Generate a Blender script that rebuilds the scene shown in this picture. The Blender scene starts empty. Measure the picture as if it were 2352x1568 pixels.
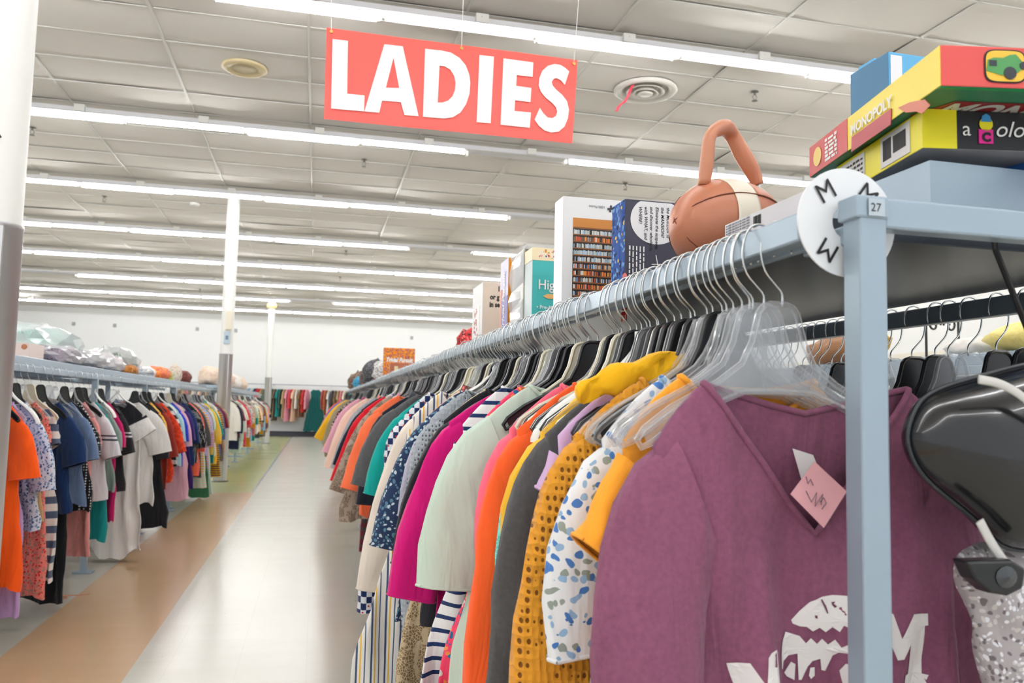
import bpy, math, random
from mathutils import Vector, Matrix, noise
from mathutils.bvhtree import BVHTree

S = bpy.context.scene
COL = S.collection

# ------------------------------------------------------------------ camera, world, exposure
YAW, PITCH, ROLL, FPX = 0.2337143, 0.08054661, 0.02230386, 1870.6
def cam_axes():
    f = Vector((math.sin(YAW)*math.cos(PITCH), math.cos(YAW)*math.cos(PITCH), math.sin(PITCH)))
    r = Vector((math.cos(YAW), -math.sin(YAW), 0)); u = r.cross(f)
    return r*math.cos(ROLL)+u*math.sin(ROLL), -r*math.sin(ROLL)+u*math.cos(ROLL), f
_r, _u, _f = cam_axes()
cd = bpy.data.cameras.new('camera'); cam = bpy.data.objects.new('camera', cd); COL.objects.link(cam)
M = Matrix.Identity(4)
for i, a in enumerate((_r, _u, -_f)):
    for k in range(3): M[k][i] = a[k]
M.translation = (0, 0, 1.2)
cam.matrix_world = M
cd.sensor_width = 36; cd.lens = FPX/2352*36; cd.clip_start = 0.05; cd.clip_end = 200
cd.dof.use_dof = True; cd.dof.focus_distance = 1.75; cd.dof.aperture_fstop = 7.0
S.camera = cam

w = bpy.data.worlds.new('daylight'); S.world = w; w.use_nodes = True  # soft white fill added through the open rear of the room, no window there
w.node_tree.nodes['Background'].inputs[0].default_value = (0.93, 0.96, 1.0, 1)
w.node_tree.nodes['Background'].inputs[1].default_value = 0.55
TUBE_POWER = 27.0
S.view_settings.view_transform = 'Standard'; S.view_settings.look = 'None'
S.view_settings.gamma = 1; S.view_settings.use_curve_mapping = False
S.view_settings.exposure = 1.06
cy = S.cycles
cy.use_denoising = True
cy.max_bounces = 6; cy.diffuse_bounces = 3; cy.glossy_bounces = 3; cy.transmission_bounces = 4
cy.transparent_max_bounces = 16; cy.caustics_reflective = False; cy.caustics_refractive = False
cy.sample_clamp_indirect = 6
cy.use_adaptive_sampling = True; cy.adaptive_threshold = 0.05

# ------------------------------------------------------------------ helpers
def lin(c):
    return tuple((v/255/12.92 if v/255 <= .04045 else ((v/255+.055)/1.055)**2.4) for v in c)+(1,)
_m = {}
def mat(name, rgb, rough=.6, metal=0, coat=0, emit=0, spec=.5, bump=0, bscale=40):
    k = (name, tuple(rgb), rough, metal, coat, emit, spec, bump)
    if k in _m: return _m[k]
    m = bpy.data.materials.new(name); m.use_nodes = True; _m[k] = m
    nt = m.node_tree; b = nt.nodes['Principled BSDF']
    b.inputs['Base Color'].default_value = lin(rgb); b.inputs['Roughness'].default_value = rough
    b.inputs['Metallic'].default_value = metal; b.inputs['Coat Weight'].default_value = coat
    b.inputs['Specular IOR Level'].default_value = spec
    if emit: b.inputs['Emission Color'].default_value = (1, 1, 1, 1); b.inputs['Emission Strength'].default_value = emit
    if bump:
        tc = nt.nodes.new('ShaderNodeTexCoord'); n = nt.nodes.new('ShaderNodeTexNoise'); n.inputs['Scale'].default_value = bscale
        bp = nt.nodes.new('ShaderNodeBump'); bp.inputs['Strength'].default_value = bump; bp.inputs['Distance'].default_value = .01
        nt.links.new(tc.outputs['Object'], n.inputs['Vector']); nt.links.new(n.outputs[0], bp.inputs['Height'])
        nt.links.new(bp.outputs[0], b.inputs['Normal'])
    return m

class NT:
    """tiny node-graph helper"""
    def __init__(s, m): s.nt = m.node_tree; s.b = s.nt.nodes['Principled BSDF']; s.tc = s.n('TexCoord')
    def n(s, t, **kw):
        x = s.nt.nodes.new('ShaderNode'+t)
        for k, v in kw.items(): setattr(x, k, v)
        return x
    def l(s, a, b): s.nt.links.new(a, b)
    def math(s, op, a, b=None, c=None):
        x = s.n('Math', operation=op)
        for i, v in enumerate((a, b, c)):
            if v is None: continue
            if isinstance(v, (int, float)): x.inputs[i].default_value = v
            else: s.l(v, x.inputs[i])
        return x.outputs[0]
    def mix(s, f, a, b):
        x = s.n('Mix', data_type='RGBA')
        if isinstance(f, (int, float)): x.inputs[0].default_value = f
        else: s.l(f, x.inputs[0])
        for i, v in ((6, a), (7, b)):
            if isinstance(v, tuple): x.inputs[i].default_value = v
            else: s.l(v, x.inputs[i])
        return x.outputs[2]
    def ramp(s, f, stops):
        x = s.n('ValToRGB'); x.color_ramp.interpolation = 'CONSTANT'
        e = x.color_ramp.elements
        while len(e) < len(stops): e.new(.5)
        for i, (p, c) in enumerate(stops): e[i].position = p; e[i].color = c
        s.l(f, x.inputs[0]); return x.outputs[0]
    def xyz(s, out='Object'):
        x = s.n('SeparateXYZ'); s.l(s.tc.outputs[out], x.inputs[0]); return x.outputs
    def bump(s, h, st=.3, d=.004):
        b = s.n('Bump'); b.inputs['Strength'].default_value = st; b.inputs['Distance'].default_value = d
        s.l(h, b.inputs['Height']); s.l(b.outputs[0], s.b.inputs['Normal'])
    def tex(s, t, scale, out=0, **kw):
        x = s.n('Tex'+t, **kw); x.inputs['Scale'].default_value = scale
        s.l(s.tc.outputs['Object'], x.inputs['Vector']); return x.outputs[out]

def fabric(kind, *cols):
    k = (kind, cols)
    if k in _m: return _m[k]
    m = bpy.data.materials.new('fabric_'+kind); m.use_nodes = True; _m[k] = m
    g = NT(m); g.b.inputs['Roughness'].default_value = .9; g.b.inputs['Specular IOR Level'].default_value = .2
    g.b.inputs['Sheen Weight'].default_value = .15
    C = [lin(c) for c in cols]
    x, y, z = g.xyz()
    if kind == 'solid':
        n = g.tex('Noise', 9); c = g.mix(g.math('MULTIPLY', n, .25), C[0], tuple(v*.82 for v in C[0][:3])+(1,))
        g.bump(g.tex('Noise', 260), .12, .001)
    elif kind == 'heather':
        n = g.tex('Noise', 150); n2 = g.tex('Noise', 14)
        f = g.math('ADD', g.math('MULTIPLY', n, .8), g.math('MULTIPLY', n2, .35))
        c = g.mix(f, tuple(v*1.25 for v in C[0][:3])+(1,), tuple(v*.7 for v in C[0][:3])+(1,)); g.bump(n, .15, .001)
    elif kind == 'stripe_h':
        c = g.mix(g.math('LESS_THAN', g.math('FRACT', g.math('MULTIPLY', z, 34)), .3), C[0], C[1])
    elif kind == 'stripe_wide':
        c = g.mix(g.math('LESS_THAN', g.math('FRACT', g.math('MULTIPLY', z, 13)), .5), C[0], C[1])
    elif kind == 'stripe_v':
        fr = g.math('FRACT', g.math('MULTIPLY', x, 22))
        c = g.ramp(fr, [(0, C[0]), (.22, C[1]), (.36, C[0]), (.5, C[2]), (.6, C[0]), (.8, C[1]), (.88, C[0])])
    elif kind in ('floral', 'print', 'animal'):
        sc = {'floral': 72, 'print': 80, 'animal': 150}[kind]
        ns = g.n('TexNoise'); ns.inputs['Scale'].default_value = 26; g.l(g.tc.outputs['Object'], ns.inputs['Vector'])
        ad = g.n('VectorMath', operation='MULTIPLY_ADD'); g.l(ns.outputs['Color'], ad.inputs[0]); ad.inputs[1].default_value = (.03,)*3
        g.l(g.tc.outputs['Object'], ad.inputs[2])
        v = g.n('TexVoronoi'); v.inputs['Scale'].default_value = sc; g.l(ad.outputs[0], v.inputs['Vector'])
        sp = g.n('SeparateColor'); g.l(v.outputs['Color'], sp.inputs[0])
        cc = C+[C[-1]]*(4-len(C))
        pick = g.ramp(sp.outputs[0], [(0, cc[1]), (.4, cc[2]), (.75, cc[3])])
        c = g.mix(g.math('LESS_THAN', v.outputs['Distance'], .42), C[0], pick)
    elif kind == 'dots':
        v = g.n('TexVoronoi'); v.inputs['Scale'].default_value = 60; v.inputs['Randomness'].default_value = .1
        g.l(g.tc.outputs['Object'], v.inputs['Vector'])
        c = g.mix(g.math('LESS_THAN', v.outputs['Distance'], .3), C[0], C[1])
    elif kind == 'check':
        a = g.math('LESS_THAN', g.math('FRACT', g.math('MULTIPLY', x, 26)), .5)
        b = g.math('LESS_THAN', g.math('FRACT', g.math('MULTIPLY', z, 22)), .5)
        c = g.mix(g.math('ABSOLUTE', g.math('SUBTRACT', a, b)), C[0], C[1])
        v = g.tex('Voronoi', 40, 'Distance'); c = g.mix(g.math('LESS_THAN', v, .16), c, C[-1])
    elif kind == 'plaid':
        a = g.math('LESS_THAN', g.math('FRACT', g.math('MULTIPLY', x, 18)), .4)
        b = g.math('LESS_THAN', g.math('FRACT', g.math('MULTIPLY', z, 18)), .4)
        c = g.mix(g.math('MULTIPLY', g.math('ADD', a, b), .5), C[0], C[1])
    elif kind == 'block':
        c = g.mix(g.math('LESS_THAN', g.math('ADD', z, g.math('MULTIPLY', x, -.55)), -.43), C[0], C[1])
    elif kind == 'cuffed':
        c = g.mix(g.math('LESS_THAN', g.math('ABSOLUTE', g.math('ADD', z, .43)), .006), C[0], C[1])
        c = g.mix(g.math('LESS_THAN', g.math('ABSOLUTE', g.math('ADD', z, .405)), .005), c, C[1])
    elif kind == 'knit':
        mp = g.n('Mapping'); mp.inputs['Scale'].default_value = (1.15, .4, .8); g.l(g.tc.outputs['Object'], mp.inputs[0])
        v = g.n('TexVoronoi'); v.inputs['Scale'].default_value = 92; v.inputs['Randomness'].default_value = .28
        g.l(mp.outputs[0], v.inputs['Vector'])
        hole = g.math('LESS_THAN', v.outputs['Distance'], .3)
        c = g.mix(hole, C[0], C[1]); g.bump(v.outputs['Distance'], .9, .008)
    elif kind == 'lace':
        v = g.n('TexVoronoi'); v.feature = 'DISTANCE_TO_EDGE'; v.inputs['Scale'].default_value = 125; g.l(g.tc.outputs['Object'], v.inputs['Vector'])
        n = g.tex('Noise', 22)
        f = g.math('MULTIPLY', g.math('GREATER_THAN', v.outputs['Distance'], .09), g.math('GREATER_THAN', n, .47))
        c = g.mix(f, C[0], C[1]); g.bump(v.outputs['Distance'], .5, .004)
    elif kind == 'denim':
        n = g.tex('Noise', 7); c = g.mix(n, C[0], tuple(v*.6 for v in C[0][:3])+(1,)); g.bump(g.tex('Noise', 300), .2, .001)
    # soft hanging creases, stretched along the drop of the cloth
    wm = g.n('Mapping'); wm.inputs['Scale'].default_value = (17, 17, 4.5); g.l(g.tc.outputs['Object'], wm.inputs[0])
    wn = g.n('TexNoise'); wn.inputs['Scale'].default_value = 1; wn.inputs['Detail'].default_value = 3; wn.inputs['Distortion'].default_value = .6
    g.l(wm.outputs[0], wn.inputs['Vector'])
    wb = g.n('Bump'); wb.inputs['Strength'].default_value = .75; wb.inputs['Distance'].default_value = .018; g.l(wn.outputs[0], wb.inputs['Height'])
    old = g.b.inputs['Normal'].links
    if old: g.l(old[0].from_socket, wb.inputs['Normal'])
    g.l(wb.outputs[0], g.b.inputs['Normal'])
    if isinstance(c, tuple): g.b.inputs['Base Color'].default_value = c
    else: g.l(c, g.b.inputs['Base Color'])
    return m

class MB:
    def __init__(s): s.v = []; s.f = []; s.mi = []; s.cur = 0
    def quad(s, *p):
        i = len(s.v); s.v += [tuple(q) for q in p]; s.f.append(tuple(range(i, i+len(p)))); s.mi.append(s.cur)
    def box(s, c, d, R=None, mats=None, bev=0):
        cx, cy_, cz = c; a, b, e = d[0]/2, d[1]/2, d[2]/2
        i = len(s.v)
        for z in (-e, e):
            for (x, y) in ((-a, -b), (a, -b), (a, b), (-a, b)):
                p = Vector((x, y, z))
                if R: p = R @ p
                s.v.append((cx+p.x, cy_+p.y, cz+p.z))
        # front(-y) right(+x) back(+y) left(-x) top bottom
        for k, q in enumerate(((0, 1, 5, 4), (1, 2, 6, 5), (2, 3, 7, 6), (3, 0, 4, 7), (4, 5, 6, 7), (3, 2, 1, 0))):
            s.f.append(tuple(i+j for j in q)); s.mi.append(mats[k] if mats else s.cur)
    def box2(s, lo, hi, mats=None):
        s.box([(lo[k]+hi[k])/2 for k in range(3)], [hi[k]-lo[k] for k in range(3)], mats=mats)
    def tube(s, path, r, n=8, cap=True, flat=1.0, up=None):
        path = [Vector(p) for p in path]; m = len(path); rings = []
        up = Vector(up) if up else None
        T0 = (path[1]-path[0]).normalized()
        N = up or (Vector((0, 0, 1)) if abs(T0.z) < .9 else Vector((0, 1, 0)))
        for k, p in enumerate(path):
            T = (path[min(k+1, m-1)]-path[max(k-1, 0)]).normalized()
            N = (N-T*N.dot(T)).normalized(); B = T.cross(N)
            rr = r[k] if isinstance(r, (list, tuple)) else r
            i = len(s.v)
            for j in range(n):
                a = 2*math.pi*j/n
                q = p+N*math.cos(a)*rr+B*math.sin(a)*rr*flat; s.v.append(tuple(q))
            rings.append(i)
        for k in range(m-1):
            a, b = rings[k], rings[k+1]
            for j in range(n):
                s.f.append((a+j, a+(j+1) % n, b+(j+1) % n, b+j)); s.mi.append(s.cur)
        if cap:
            s.f.append(tuple(rings[0]+j for j in reversed(range(n)))); s.mi.append(s.cur)
            s.f.append(tuple(rings[-1]+j for j in range(n))); s.mi.append(s.cur)
    def loft(s, rings, close=True, cap0=False, cap1=False):
        idx = []
        for rg in rings:
            idx.append(len(s.v)); s.v += [tuple(p) for p in rg]
        n = len(rings[0])
        for k in range(len(rings)-1):
            a, b = idx[k], idx[k+1]
            for j in range(n if close else n-1):
                s.f.append((a+j, a+(j+1) % n, b+(j+1) % n, b+j)); s.mi.append(s.cur)
        if cap0: s.f.append(tuple(idx[0]+j for j in reversed(range(n)))); s.mi.append(s.cur)
        if cap1: s.f.append(tuple(idx[-1]+j for j in range(n))); s.mi.append(s.cur)
    def lathe(s, prof, n=32, c=(0, 0, 0), cap0=False, cap1=False):
        s.loft([[(c[0]+r*math.cos(2*math.pi*j/n), c[1]+r*math.sin(2*math.pi*j/n), c[2]+z) for j in range(n)] for r, z in prof], True, cap0, cap1)
    def poly(s, pts, y0, y1):
        """outline in x,z extruded along y (convex or mildly concave)"""
        n = len(pts); i = len(s.v)
        s.v += [(x, y0, z) for x, z in pts]+[(x, y1, z) for x, z in pts]
        s.f.append(tuple(i+k for k in range(n))); s.mi.append(s.cur)
        s.f.append(tuple(i+n+k for k in reversed(range(n)))); s.mi.append(s.cur)
        for k in range(n):
            s.f.append((i+k, i+n+k, i+n+(k+1) % n, i+(k+1) % n)); s.mi.append(s.cur)
    def mesh(s, name, mats, smooth=True, angle=None):
        me = bpy.data.meshes.new(name); me.from_pydata(s.v, [], s.f)
        for m in mats if isinstance(mats, (list, tuple)) else [mats]: me.materials.append(m)
        me.polygons.foreach_set('material_index', s.mi)
        me.polygons.foreach_set('use_smooth', [smooth]*len(s.f))
        me.update()
        if smooth and angle: me.set_sharp_from_angle(angle=math.radians(angle))
        return me
    def obj(s, name, mats, parent=None, smooth=False, angle=None, loc=None, rz=0, bevel=0, label=None):
        o = bpy.data.objects.new(name, s.mesh(name, mats, smooth, angle)); COL.objects.link(o)
        if parent: o.parent = parent
        if loc: o.location = loc
        if rz: o.rotation_euler.z = rz
        if bevel:
            b = o.modifiers.new('bevel', 'BEVEL'); b.width = bevel; b.segments = 2; b.limit_method = 'ANGLE'
        if label: o['label'] = label
        return o

def tag(o, label, cat, group=None, kind=None):
    o['label'] = label; o['category'] = cat
    if group: o['group'] = group
    if kind: o['kind'] = kind
    return o
def struct(o): o['kind'] = 'structure'; return o
def empty(name, loc=(0, 0, 0), rz=0):
    o = bpy.data.objects.new(name, None); COL.objects.link(o); o.location = loc; o.rotation_euler.z = rz
    o.empty_display_size = .05; return o
def basis(o, xd, yd, org):
    xd = Vector(xd).normalized(); zd = xd.cross(Vector(yd)).normalized(); yd = zd.cross(xd)
    m = Matrix.Identity(4)
    for i, a in enumerate((xd, yd, zd)):
        for k in range(3): m[k][i] = a[k]
    m.translation = org; o.matrix_local = m
def text(body, size, org, xd, yd, m, parent, bold=0, shear=0, align='LEFT', name='lettering', sx=1.0):
    cu = bpy.data.curves.new(name, 'FONT'); cu.body = body; cu.size = size; cu.offset = bold; cu.shear = shear
    cu.align_x = align; cu.resolution_u = 4
    to = bpy.data.objects.new(name, cu); COL.objects.link(to)
    me = bpy.data.meshes.new_from_object(to.evaluated_get(bpy.context.evaluated_depsgraph_get()))
    bpy.data.objects.remove(to); bpy.data.curves.remove(cu)
    if sx != 1: me.transform(Matrix.Diagonal((sx, 1, 1, 1)))
    me.materials.clear(); me.materials.append(m)
    o = bpy.data.objects.new(name, me); COL.objects.link(o); o.parent = parent
    basis(o, xd, yd, org); return o
def print_line(length, size, org, xd, yd, m, parent, seed=0):
    """a line of print too small or blurred to read: a row of short dashes"""
    R = random.Random(seed+int(length*1e4)); b = MB(); q = 0
    while q < length:
        w_ = min(R.uniform(.8, 2.6)*size, length-q); h = size*R.uniform(.42, .6)
        b.quad((q, 0, 0), (q+w_, 0, 0), (q+w_, h, 0), (q, h, 0)); q += w_+size*.45
    o = b.obj('fine_print', m, parent); basis(o, xd, yd, org); return o
def catmull(pts, n=6, closed=True):
    out = []; N = len(pts); P = [Vector(p) for p in pts]
    for i in range(N if closed else N-1):
        if closed: a, b, c, d = P[i-1], P[i], P[(i+1) % N], P[(i+2) % N]
        else: a, b, c, d = P[max(i-1, 0)], P[i], P[i+1], P[min(i+2, N-1)]
        for k in range(n):
            t = k/n
            out.append(.5*((2*b)+(c-a)*t+(2*a-5*b+4*c-d)*t*t+(3*b-a-3*c+d)*t**3))
    if not closed: out.append(P[-1])
    return out
def tri_fill(outlines):
    """2-D outlines (first outer, others holes) -> (verts2d, faces)"""
    from mathutils.geometry import tessellate_polygon
    loops = [[Vector((p[0], p[1], 0)) for p in o] for o in outlines]
    flat = [p for l in loops for p in l]
    return flat, tessellate_polygon(loops)

# ------------------------------------------------------------------ shared materials
paint = mat('blue_grey_steel_paint', (158, 176, 190), .32, .25, bump=.04, bscale=30)
dark_steel = mat('dark_steel', (52, 58, 66), .28, .6)
chrome = mat('zinc_wire', (205, 208, 208), .22, 1.0)
white_pl = mat('white_plastic', (238, 238, 234), .35)
cream_pl = mat('cream_plastic', (232, 226, 200), .35)
black_pl = mat('black_plastic', (28, 30, 34), .28)
white_p = mat('white_paint', (236, 235, 230), .5)
ink = mat('black_ink', (25, 25, 28), .6)
white_ink = mat('white_ink', (245, 245, 242), .5)
def clear_plastic(name, rgb, keep):
    m = bpy.data.materials.new(name); m.use_nodes = True; nt = m.node_tree
    b = nt.nodes['Principled BSDF']; b.inputs['Base Color'].default_value = lin(rgb); b.inputs['Roughness'].default_value = .08
    b.inputs['Specular IOR Level'].default_value = .9
    t = nt.nodes.new('ShaderNodeBsdfTransparent'); t.inputs[0].default_value = (.96, .97, .98, 1)
    lw = nt.nodes.new('ShaderNodeLayerWeight'); lw.inputs[0].default_value = .35
    ma = nt.nodes.new('ShaderNodeMath'); ma.operation = 'MULTIPLY_ADD'; ma.inputs[1].default_value = .6; ma.inputs[2].default_value = keep
    mx = nt.nodes.new('ShaderNodeMixShader')
    nt.links.new(lw.outputs['Facing'], ma.inputs[0]); nt.links.new(ma.outputs[0], mx.inputs[0])
    nt.links.new(t.outputs[0], mx.inputs[1]); nt.links.new(b.outputs[0], mx.inputs[2])
    nt.links.new(mx.outputs[0], nt.nodes['Material Output'].inputs[0]); return m
clear_pl = clear_plastic('clear_plastic', (232, 234, 236), .10)
poly_bag = clear_plastic('polythene', (235, 236, 238), .22)

# ------------------------------------------------------------------ room
ZC = 4.29; YW = 30.6; XL, XR = -12.0, 10.8
def floor_mat():
    m = bpy.data.materials.new('polished_vinyl_tile'); m.use_nodes = True; g = NT(m)
    x, y, z = g.xyz()
    cream = lin((200, 197, 186)); cream2 = lin((188, 184, 170))
    sc = g.n('Mapping'); sc.inputs['Scale'].default_value = (.9, 5, 1); g.l(g.tc.outputs['Object'], sc.inputs[0])
    n = g.n('TexNoise'); n.inputs['Scale'].default_value = 1.6; n.inputs['Detail'].default_value = 5; g.l(sc.outputs[0], n.inputs['Vector'])
    base = g.mix(n.outputs[0], cream, cream2)
    # one slightly different shade per tile row
    wn = g.n('TexWhiteNoise', noise_dimensions='2D')
    cv = g.n('CombineXYZ'); g.l(g.math('FLOOR', g.math('MULTIPLY', x, 3.28)), cv.inputs[0]); g.l(g.math('FLOOR', g.math('MULTIPLY', y, 3.28)), cv.inputs[1])
    g.l(cv.outputs[0], wn.inputs[0]); base = g.mix(g.math('MULTIPLY', wn.outputs['Value'], .18), base, cream2)
    brown = g.mix(n.outputs[0], lin((204, 172, 136)), lin((188, 154, 116)))
    brown = g.mix(g.math('MULTIPLY', wn.outputs['Value'], .25), brown, lin((200, 168, 140)))
    green = g.mix(n.outputs[0], lin((184, 190, 132)), lin((164, 170, 112)))
    def band(v, a, b): return g.math('MULTIPLY', g.math('GREATER_THAN', v, a), g.math('LESS_THAN', v, b))
    fb = g.math('MULTIPLY', band(x, -1.368, -.756), g.math('LESS_THAN', y, 11.4))
    fg = g.math('MULTIPLY', band(x, -2.2, -.79), g.math('GREATER_THAN', y, 11.4))
    c = g.mix(fb, base, brown); c = g.mix(fg, c, green)
    fl = g.math('MULTIPLY', band(x, -.79, -.755), g.math('GREATER_THAN', y, 11.4))
    c = g.mix(fl, c, lin((120, 132, 150)))
    sx = g.math('LESS_THAN', g.math('ABSOLUTE', g.math('SUBTRACT', g.math('FRACT', g.math('ADD', g.math('MULTIPLY', x, 3.28), .48)), .5)), .006)
    sy = g.math('LESS_THAN', g.math('ABSOLUTE', g.math('SUBTRACT', g.math('FRACT', g.math('MULTIPLY', y, 3.28)), .5)), .006)
    c = g.mix(g.math('MULTIPLY', g.math('MAXIMUM', sx, sy), .12), c, lin((150, 143, 125)))
    sp = g.tex('Voronoi', 3.0, 'Distance'); c = g.mix(g.math('LESS_THAN', sp, .02), c, lin((120, 110, 95)))
    g.l(c, g.b.inputs['Base Color'])
    r = g.math('MULTIPLY_ADD', n.outputs[0], .18, .12); g.l(r, g.b.inputs['Roughness'])
    g.b.inputs['Specular IOR Level'].default_value = .55
    n3 = g.tex('Noise', 2.5); g.bump(n3, .06, .02)
    return m
b = MB(); b.box2((XL-.2, -4.4, -.1), (XR+.2, YW+.2, 0)); struct(b.obj('floor', floor_mat()))

def tile_mat():
    m = bpy.data.materials.new('ceiling_tile'); m.use_nodes = True; g = NT(m)
    n = g.tex('Noise', .8); f = g.tex('Noise', 60)
    c = g.mix(n, lin((236, 232, 226)), lin((226, 221, 214)))
    wn = g.n('TexWhiteNoise', noise_dimensions='2D'); x, y, z = g.xyz(); cv = g.n('CombineXYZ')
    g.l(g.math('FLOOR', g.math('DIVIDE', g.math('ADD', x, 1.405), 1.22)), cv.inputs[0]); g.l(g.math('FLOOR', g.math('DIVIDE', g.math('ADD', y, -.02), .61)), cv.inputs[1])
    g.l(cv.outputs[0], wn.inputs[0]); c = g.mix(g.math('MULTIPLY', wn.outputs['Value'], .3), c, lin((216, 208, 202)))
    g.l(c, g.b.inputs['Base Color']); g.b.inputs['Roughness'].default_value = .95; g.bump(f, .1, .002)
    return m
# sagging lay-in tiles
b = MB(); random.seed(3)
TX, TY = 1.22, .61; x0g = -1.405-9*TX; y0g = .02-7*TY
nxg, nyg = 19, 58
for i in range(nxg):
    for j in range(nyg):
        sag = random.choice((.0, .004, .008, .012, .02)); tx = random.uniform(-.01, .01); ty = random.uniform(-.006, .006)
        rows = []
        for a in range(4):
            rows.append([(x0g+i*TX+a*TX/3, y0g+j*TY+c_*TY/3,
                          ZC+.012-(sag if a in (1, 2) and c_ in (1, 2) else (sag*.45 if (a in (1, 2) or c_ in (1, 2)) else 0))+(tx if a > 1 else 0)*(c_ in (1, 2)) + (ty if c_ > 1 else 0)*(a in (1, 2))) for c_ in range(4)])
        b.loft(rows, close=False)
for k in range(len(b.f)): b.f[k] = tuple(reversed(b.f[k]))
cl = b.obj('ceiling', tile_mat(), smooth=True); struct(cl)
b = MB(); b.box2((x0g, y0g, ZC+.1), (x0g+nxg*TX, y0g+nyg*TY, ZC+.16)); o = b.obj('ceiling', mat('roof_deck', (90, 88, 86), .9)); struct(o)
b = MB()
for i in range(nxg+1): b.box2((x0g+i*TX-.012, y0g, ZC-.004), (x0g+i*TX+.012, y0g+nyg*TY, ZC+.004))
for j in range(nyg+1): b.box2((x0g, y0g+j*TY-.012, ZC-.003), (x0g+nxg*TX, y0g+j*TY+.012, ZC+.003))
struct(b.obj('trim_1', mat('tee_bar', (214, 212, 205), .5)))

wallm = mat('white_wall_paint', (240, 241, 240), .7, bump=.03, bscale=3)
b = MB(); b.box2((XL-.2, YW, 0), (XR+.2, YW+.2, ZC+.2)); struct(b.obj('wall_back', wallm))
b = MB(); b.box2((XL-.2, -4.4, 0), (XL, YW, ZC+.2)); struct(b.obj('wall_left', wallm))
b = MB(); b.box2((XR, -4.4, 0), (XR+.2, YW, ZC+.2)); struct(b.obj('wall_right', wallm))
b = MB(); b.box2((XL, YW-.03, 0), (XR, YW, .16)); struct(b.obj('baseboard_back', mat('navy_rubber_base', (40, 44, 60), .5)))
# slatwall cladding on the right wall
b = MB()
for k in range(28): b.box2((XR-.03, 1, .25+k*.0762), (XR, YW-1, .25+k*.0762+.066))
b.box2((XR-.012, 1, .25), (XR-.001, YW-1, 2.38))
struct(b.obj('trim_2', mat('almond_laminate', (232, 226, 212), .5)))
# anchors / hooks on the far wall
for i, x in enumerate((-8.2, -6.9, -4.2, -2.9, -1.75, 3.4)):
    b = MB(); b.box2((-.05, -.04, -.06), (.05, 0, .06)); b.tube([(0, -.04, .02), (0, -.12, .0), (0, -.13, -.06)], .012, 6)
    o = b.obj('wall_bracket', mat('grey_metal', (170, 172, 175), .5), loc=(x, YW-.001, 3.72))
    tag(o, 'small grey bracket high on the white far wall', 'bracket', 'small brackets high on the far wall')

# ------------------------------------------------------------------ strip lights
tube_m = mat('lit_tube', (255, 255, 255), .5, emit=TUBE_POWER)
tube_off = mat('dead_tube', (225, 226, 228), .3)
channel_m = mat('white_enamel', (232, 232, 235), .4)
ROWS = [(-3.05, 'behind'), (0.0, 'behind'), (3.02, 'behind'), (6.08, 'A'), (9.17, 'B'), (12.2, 'C'), (15.27, 'D'), (18.3, 'E'), (21.4, 'F'), (24.5, 'G'), (27.55, 'H')]
names = {'A': 'nearest row of ceiling strip lights, passing behind the hanging LADIES sign', 'B': 'second row of ceiling strip lights, crossing just below the LADIES sign',
         'C': 'third row of ceiling strip lights, meeting the top of the slim white column', 'D': 'fourth row of ceiling strip lights with one tube missing over the aisle',
         'E': 'fifth row of ceiling strip lights, unbroken, counted from the front', 'F': 'sixth row of ceiling strip lights, ending short of the left pillar',
         'G': 'seventh row of ceiling strip lights with a gap beside the far column', 'H': 'last row of ceiling strip lights, right against the far wall'}
MISSING = {'B': (1,), 'C': (2,), 'D': (1,), 'F': (-8, -7, -6), 'G': (0, -1), 'H': ()}
MISSING['G'] = (-1,)
def strip_row(y, key):
    root = empty('strip_light_row', (0, y, ZC-.11))
    b = MB(); b.box2((-8.5, -.035, 0), (9.8, .035, .05)); b.loft([[(x_, -.085, -.022), (x_, -.04, -.004), (x_, .04, -.004), (x_, .085, -.022), (x_, .08, -.016), (x_, .036, .004), (x_, -.036, .004), (x_, -.08, -.016)] for x_ in (-8.5, 9.8)], True, True, True)
    b.obj('channel', channel_m, root)
    for k in range(-8, 8):
        xa = .36+1.222*k
        br = MB(); br.box2((xa+.78-.05, -.062, .0), (xa+.78+.05, .062, .072)); br.tube([(xa+.78, -.063, .05), (xa+.78, -.067, .05)], .009, 8)
        br.obj('bracket', white_p, root)
        if k in (-8,) and key in 'ABCDEG': pass
        s = .028*(1 if k % 2 else -1)
        t = MB(); t.tube([(xa+.035, s, -.045), (xa+1.19, s, -.045)], .017, 10)
        miss = k in MISSING.get(key, ())
        if not miss: t.obj('tube', tube_m, root, smooth=True, angle=40)
        h = MB()
        for q in (xa+.018, xa+1.205):
            h = MB(); h.box2((q-.012, s-.018, -.066), (q+.012, s+.018, -.01)); h.obj('lamp_holder', white_pl, root)
    if key in names: tag(root, names[key], 'strip light', 'rows of ceiling strip lights')
    else: tag(root, 'row of ceiling strip lights above and behind the viewer', 'strip light', 'strip lights overhead behind the viewer')
for y, k in ROWS: strip_row(y, k)

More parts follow.
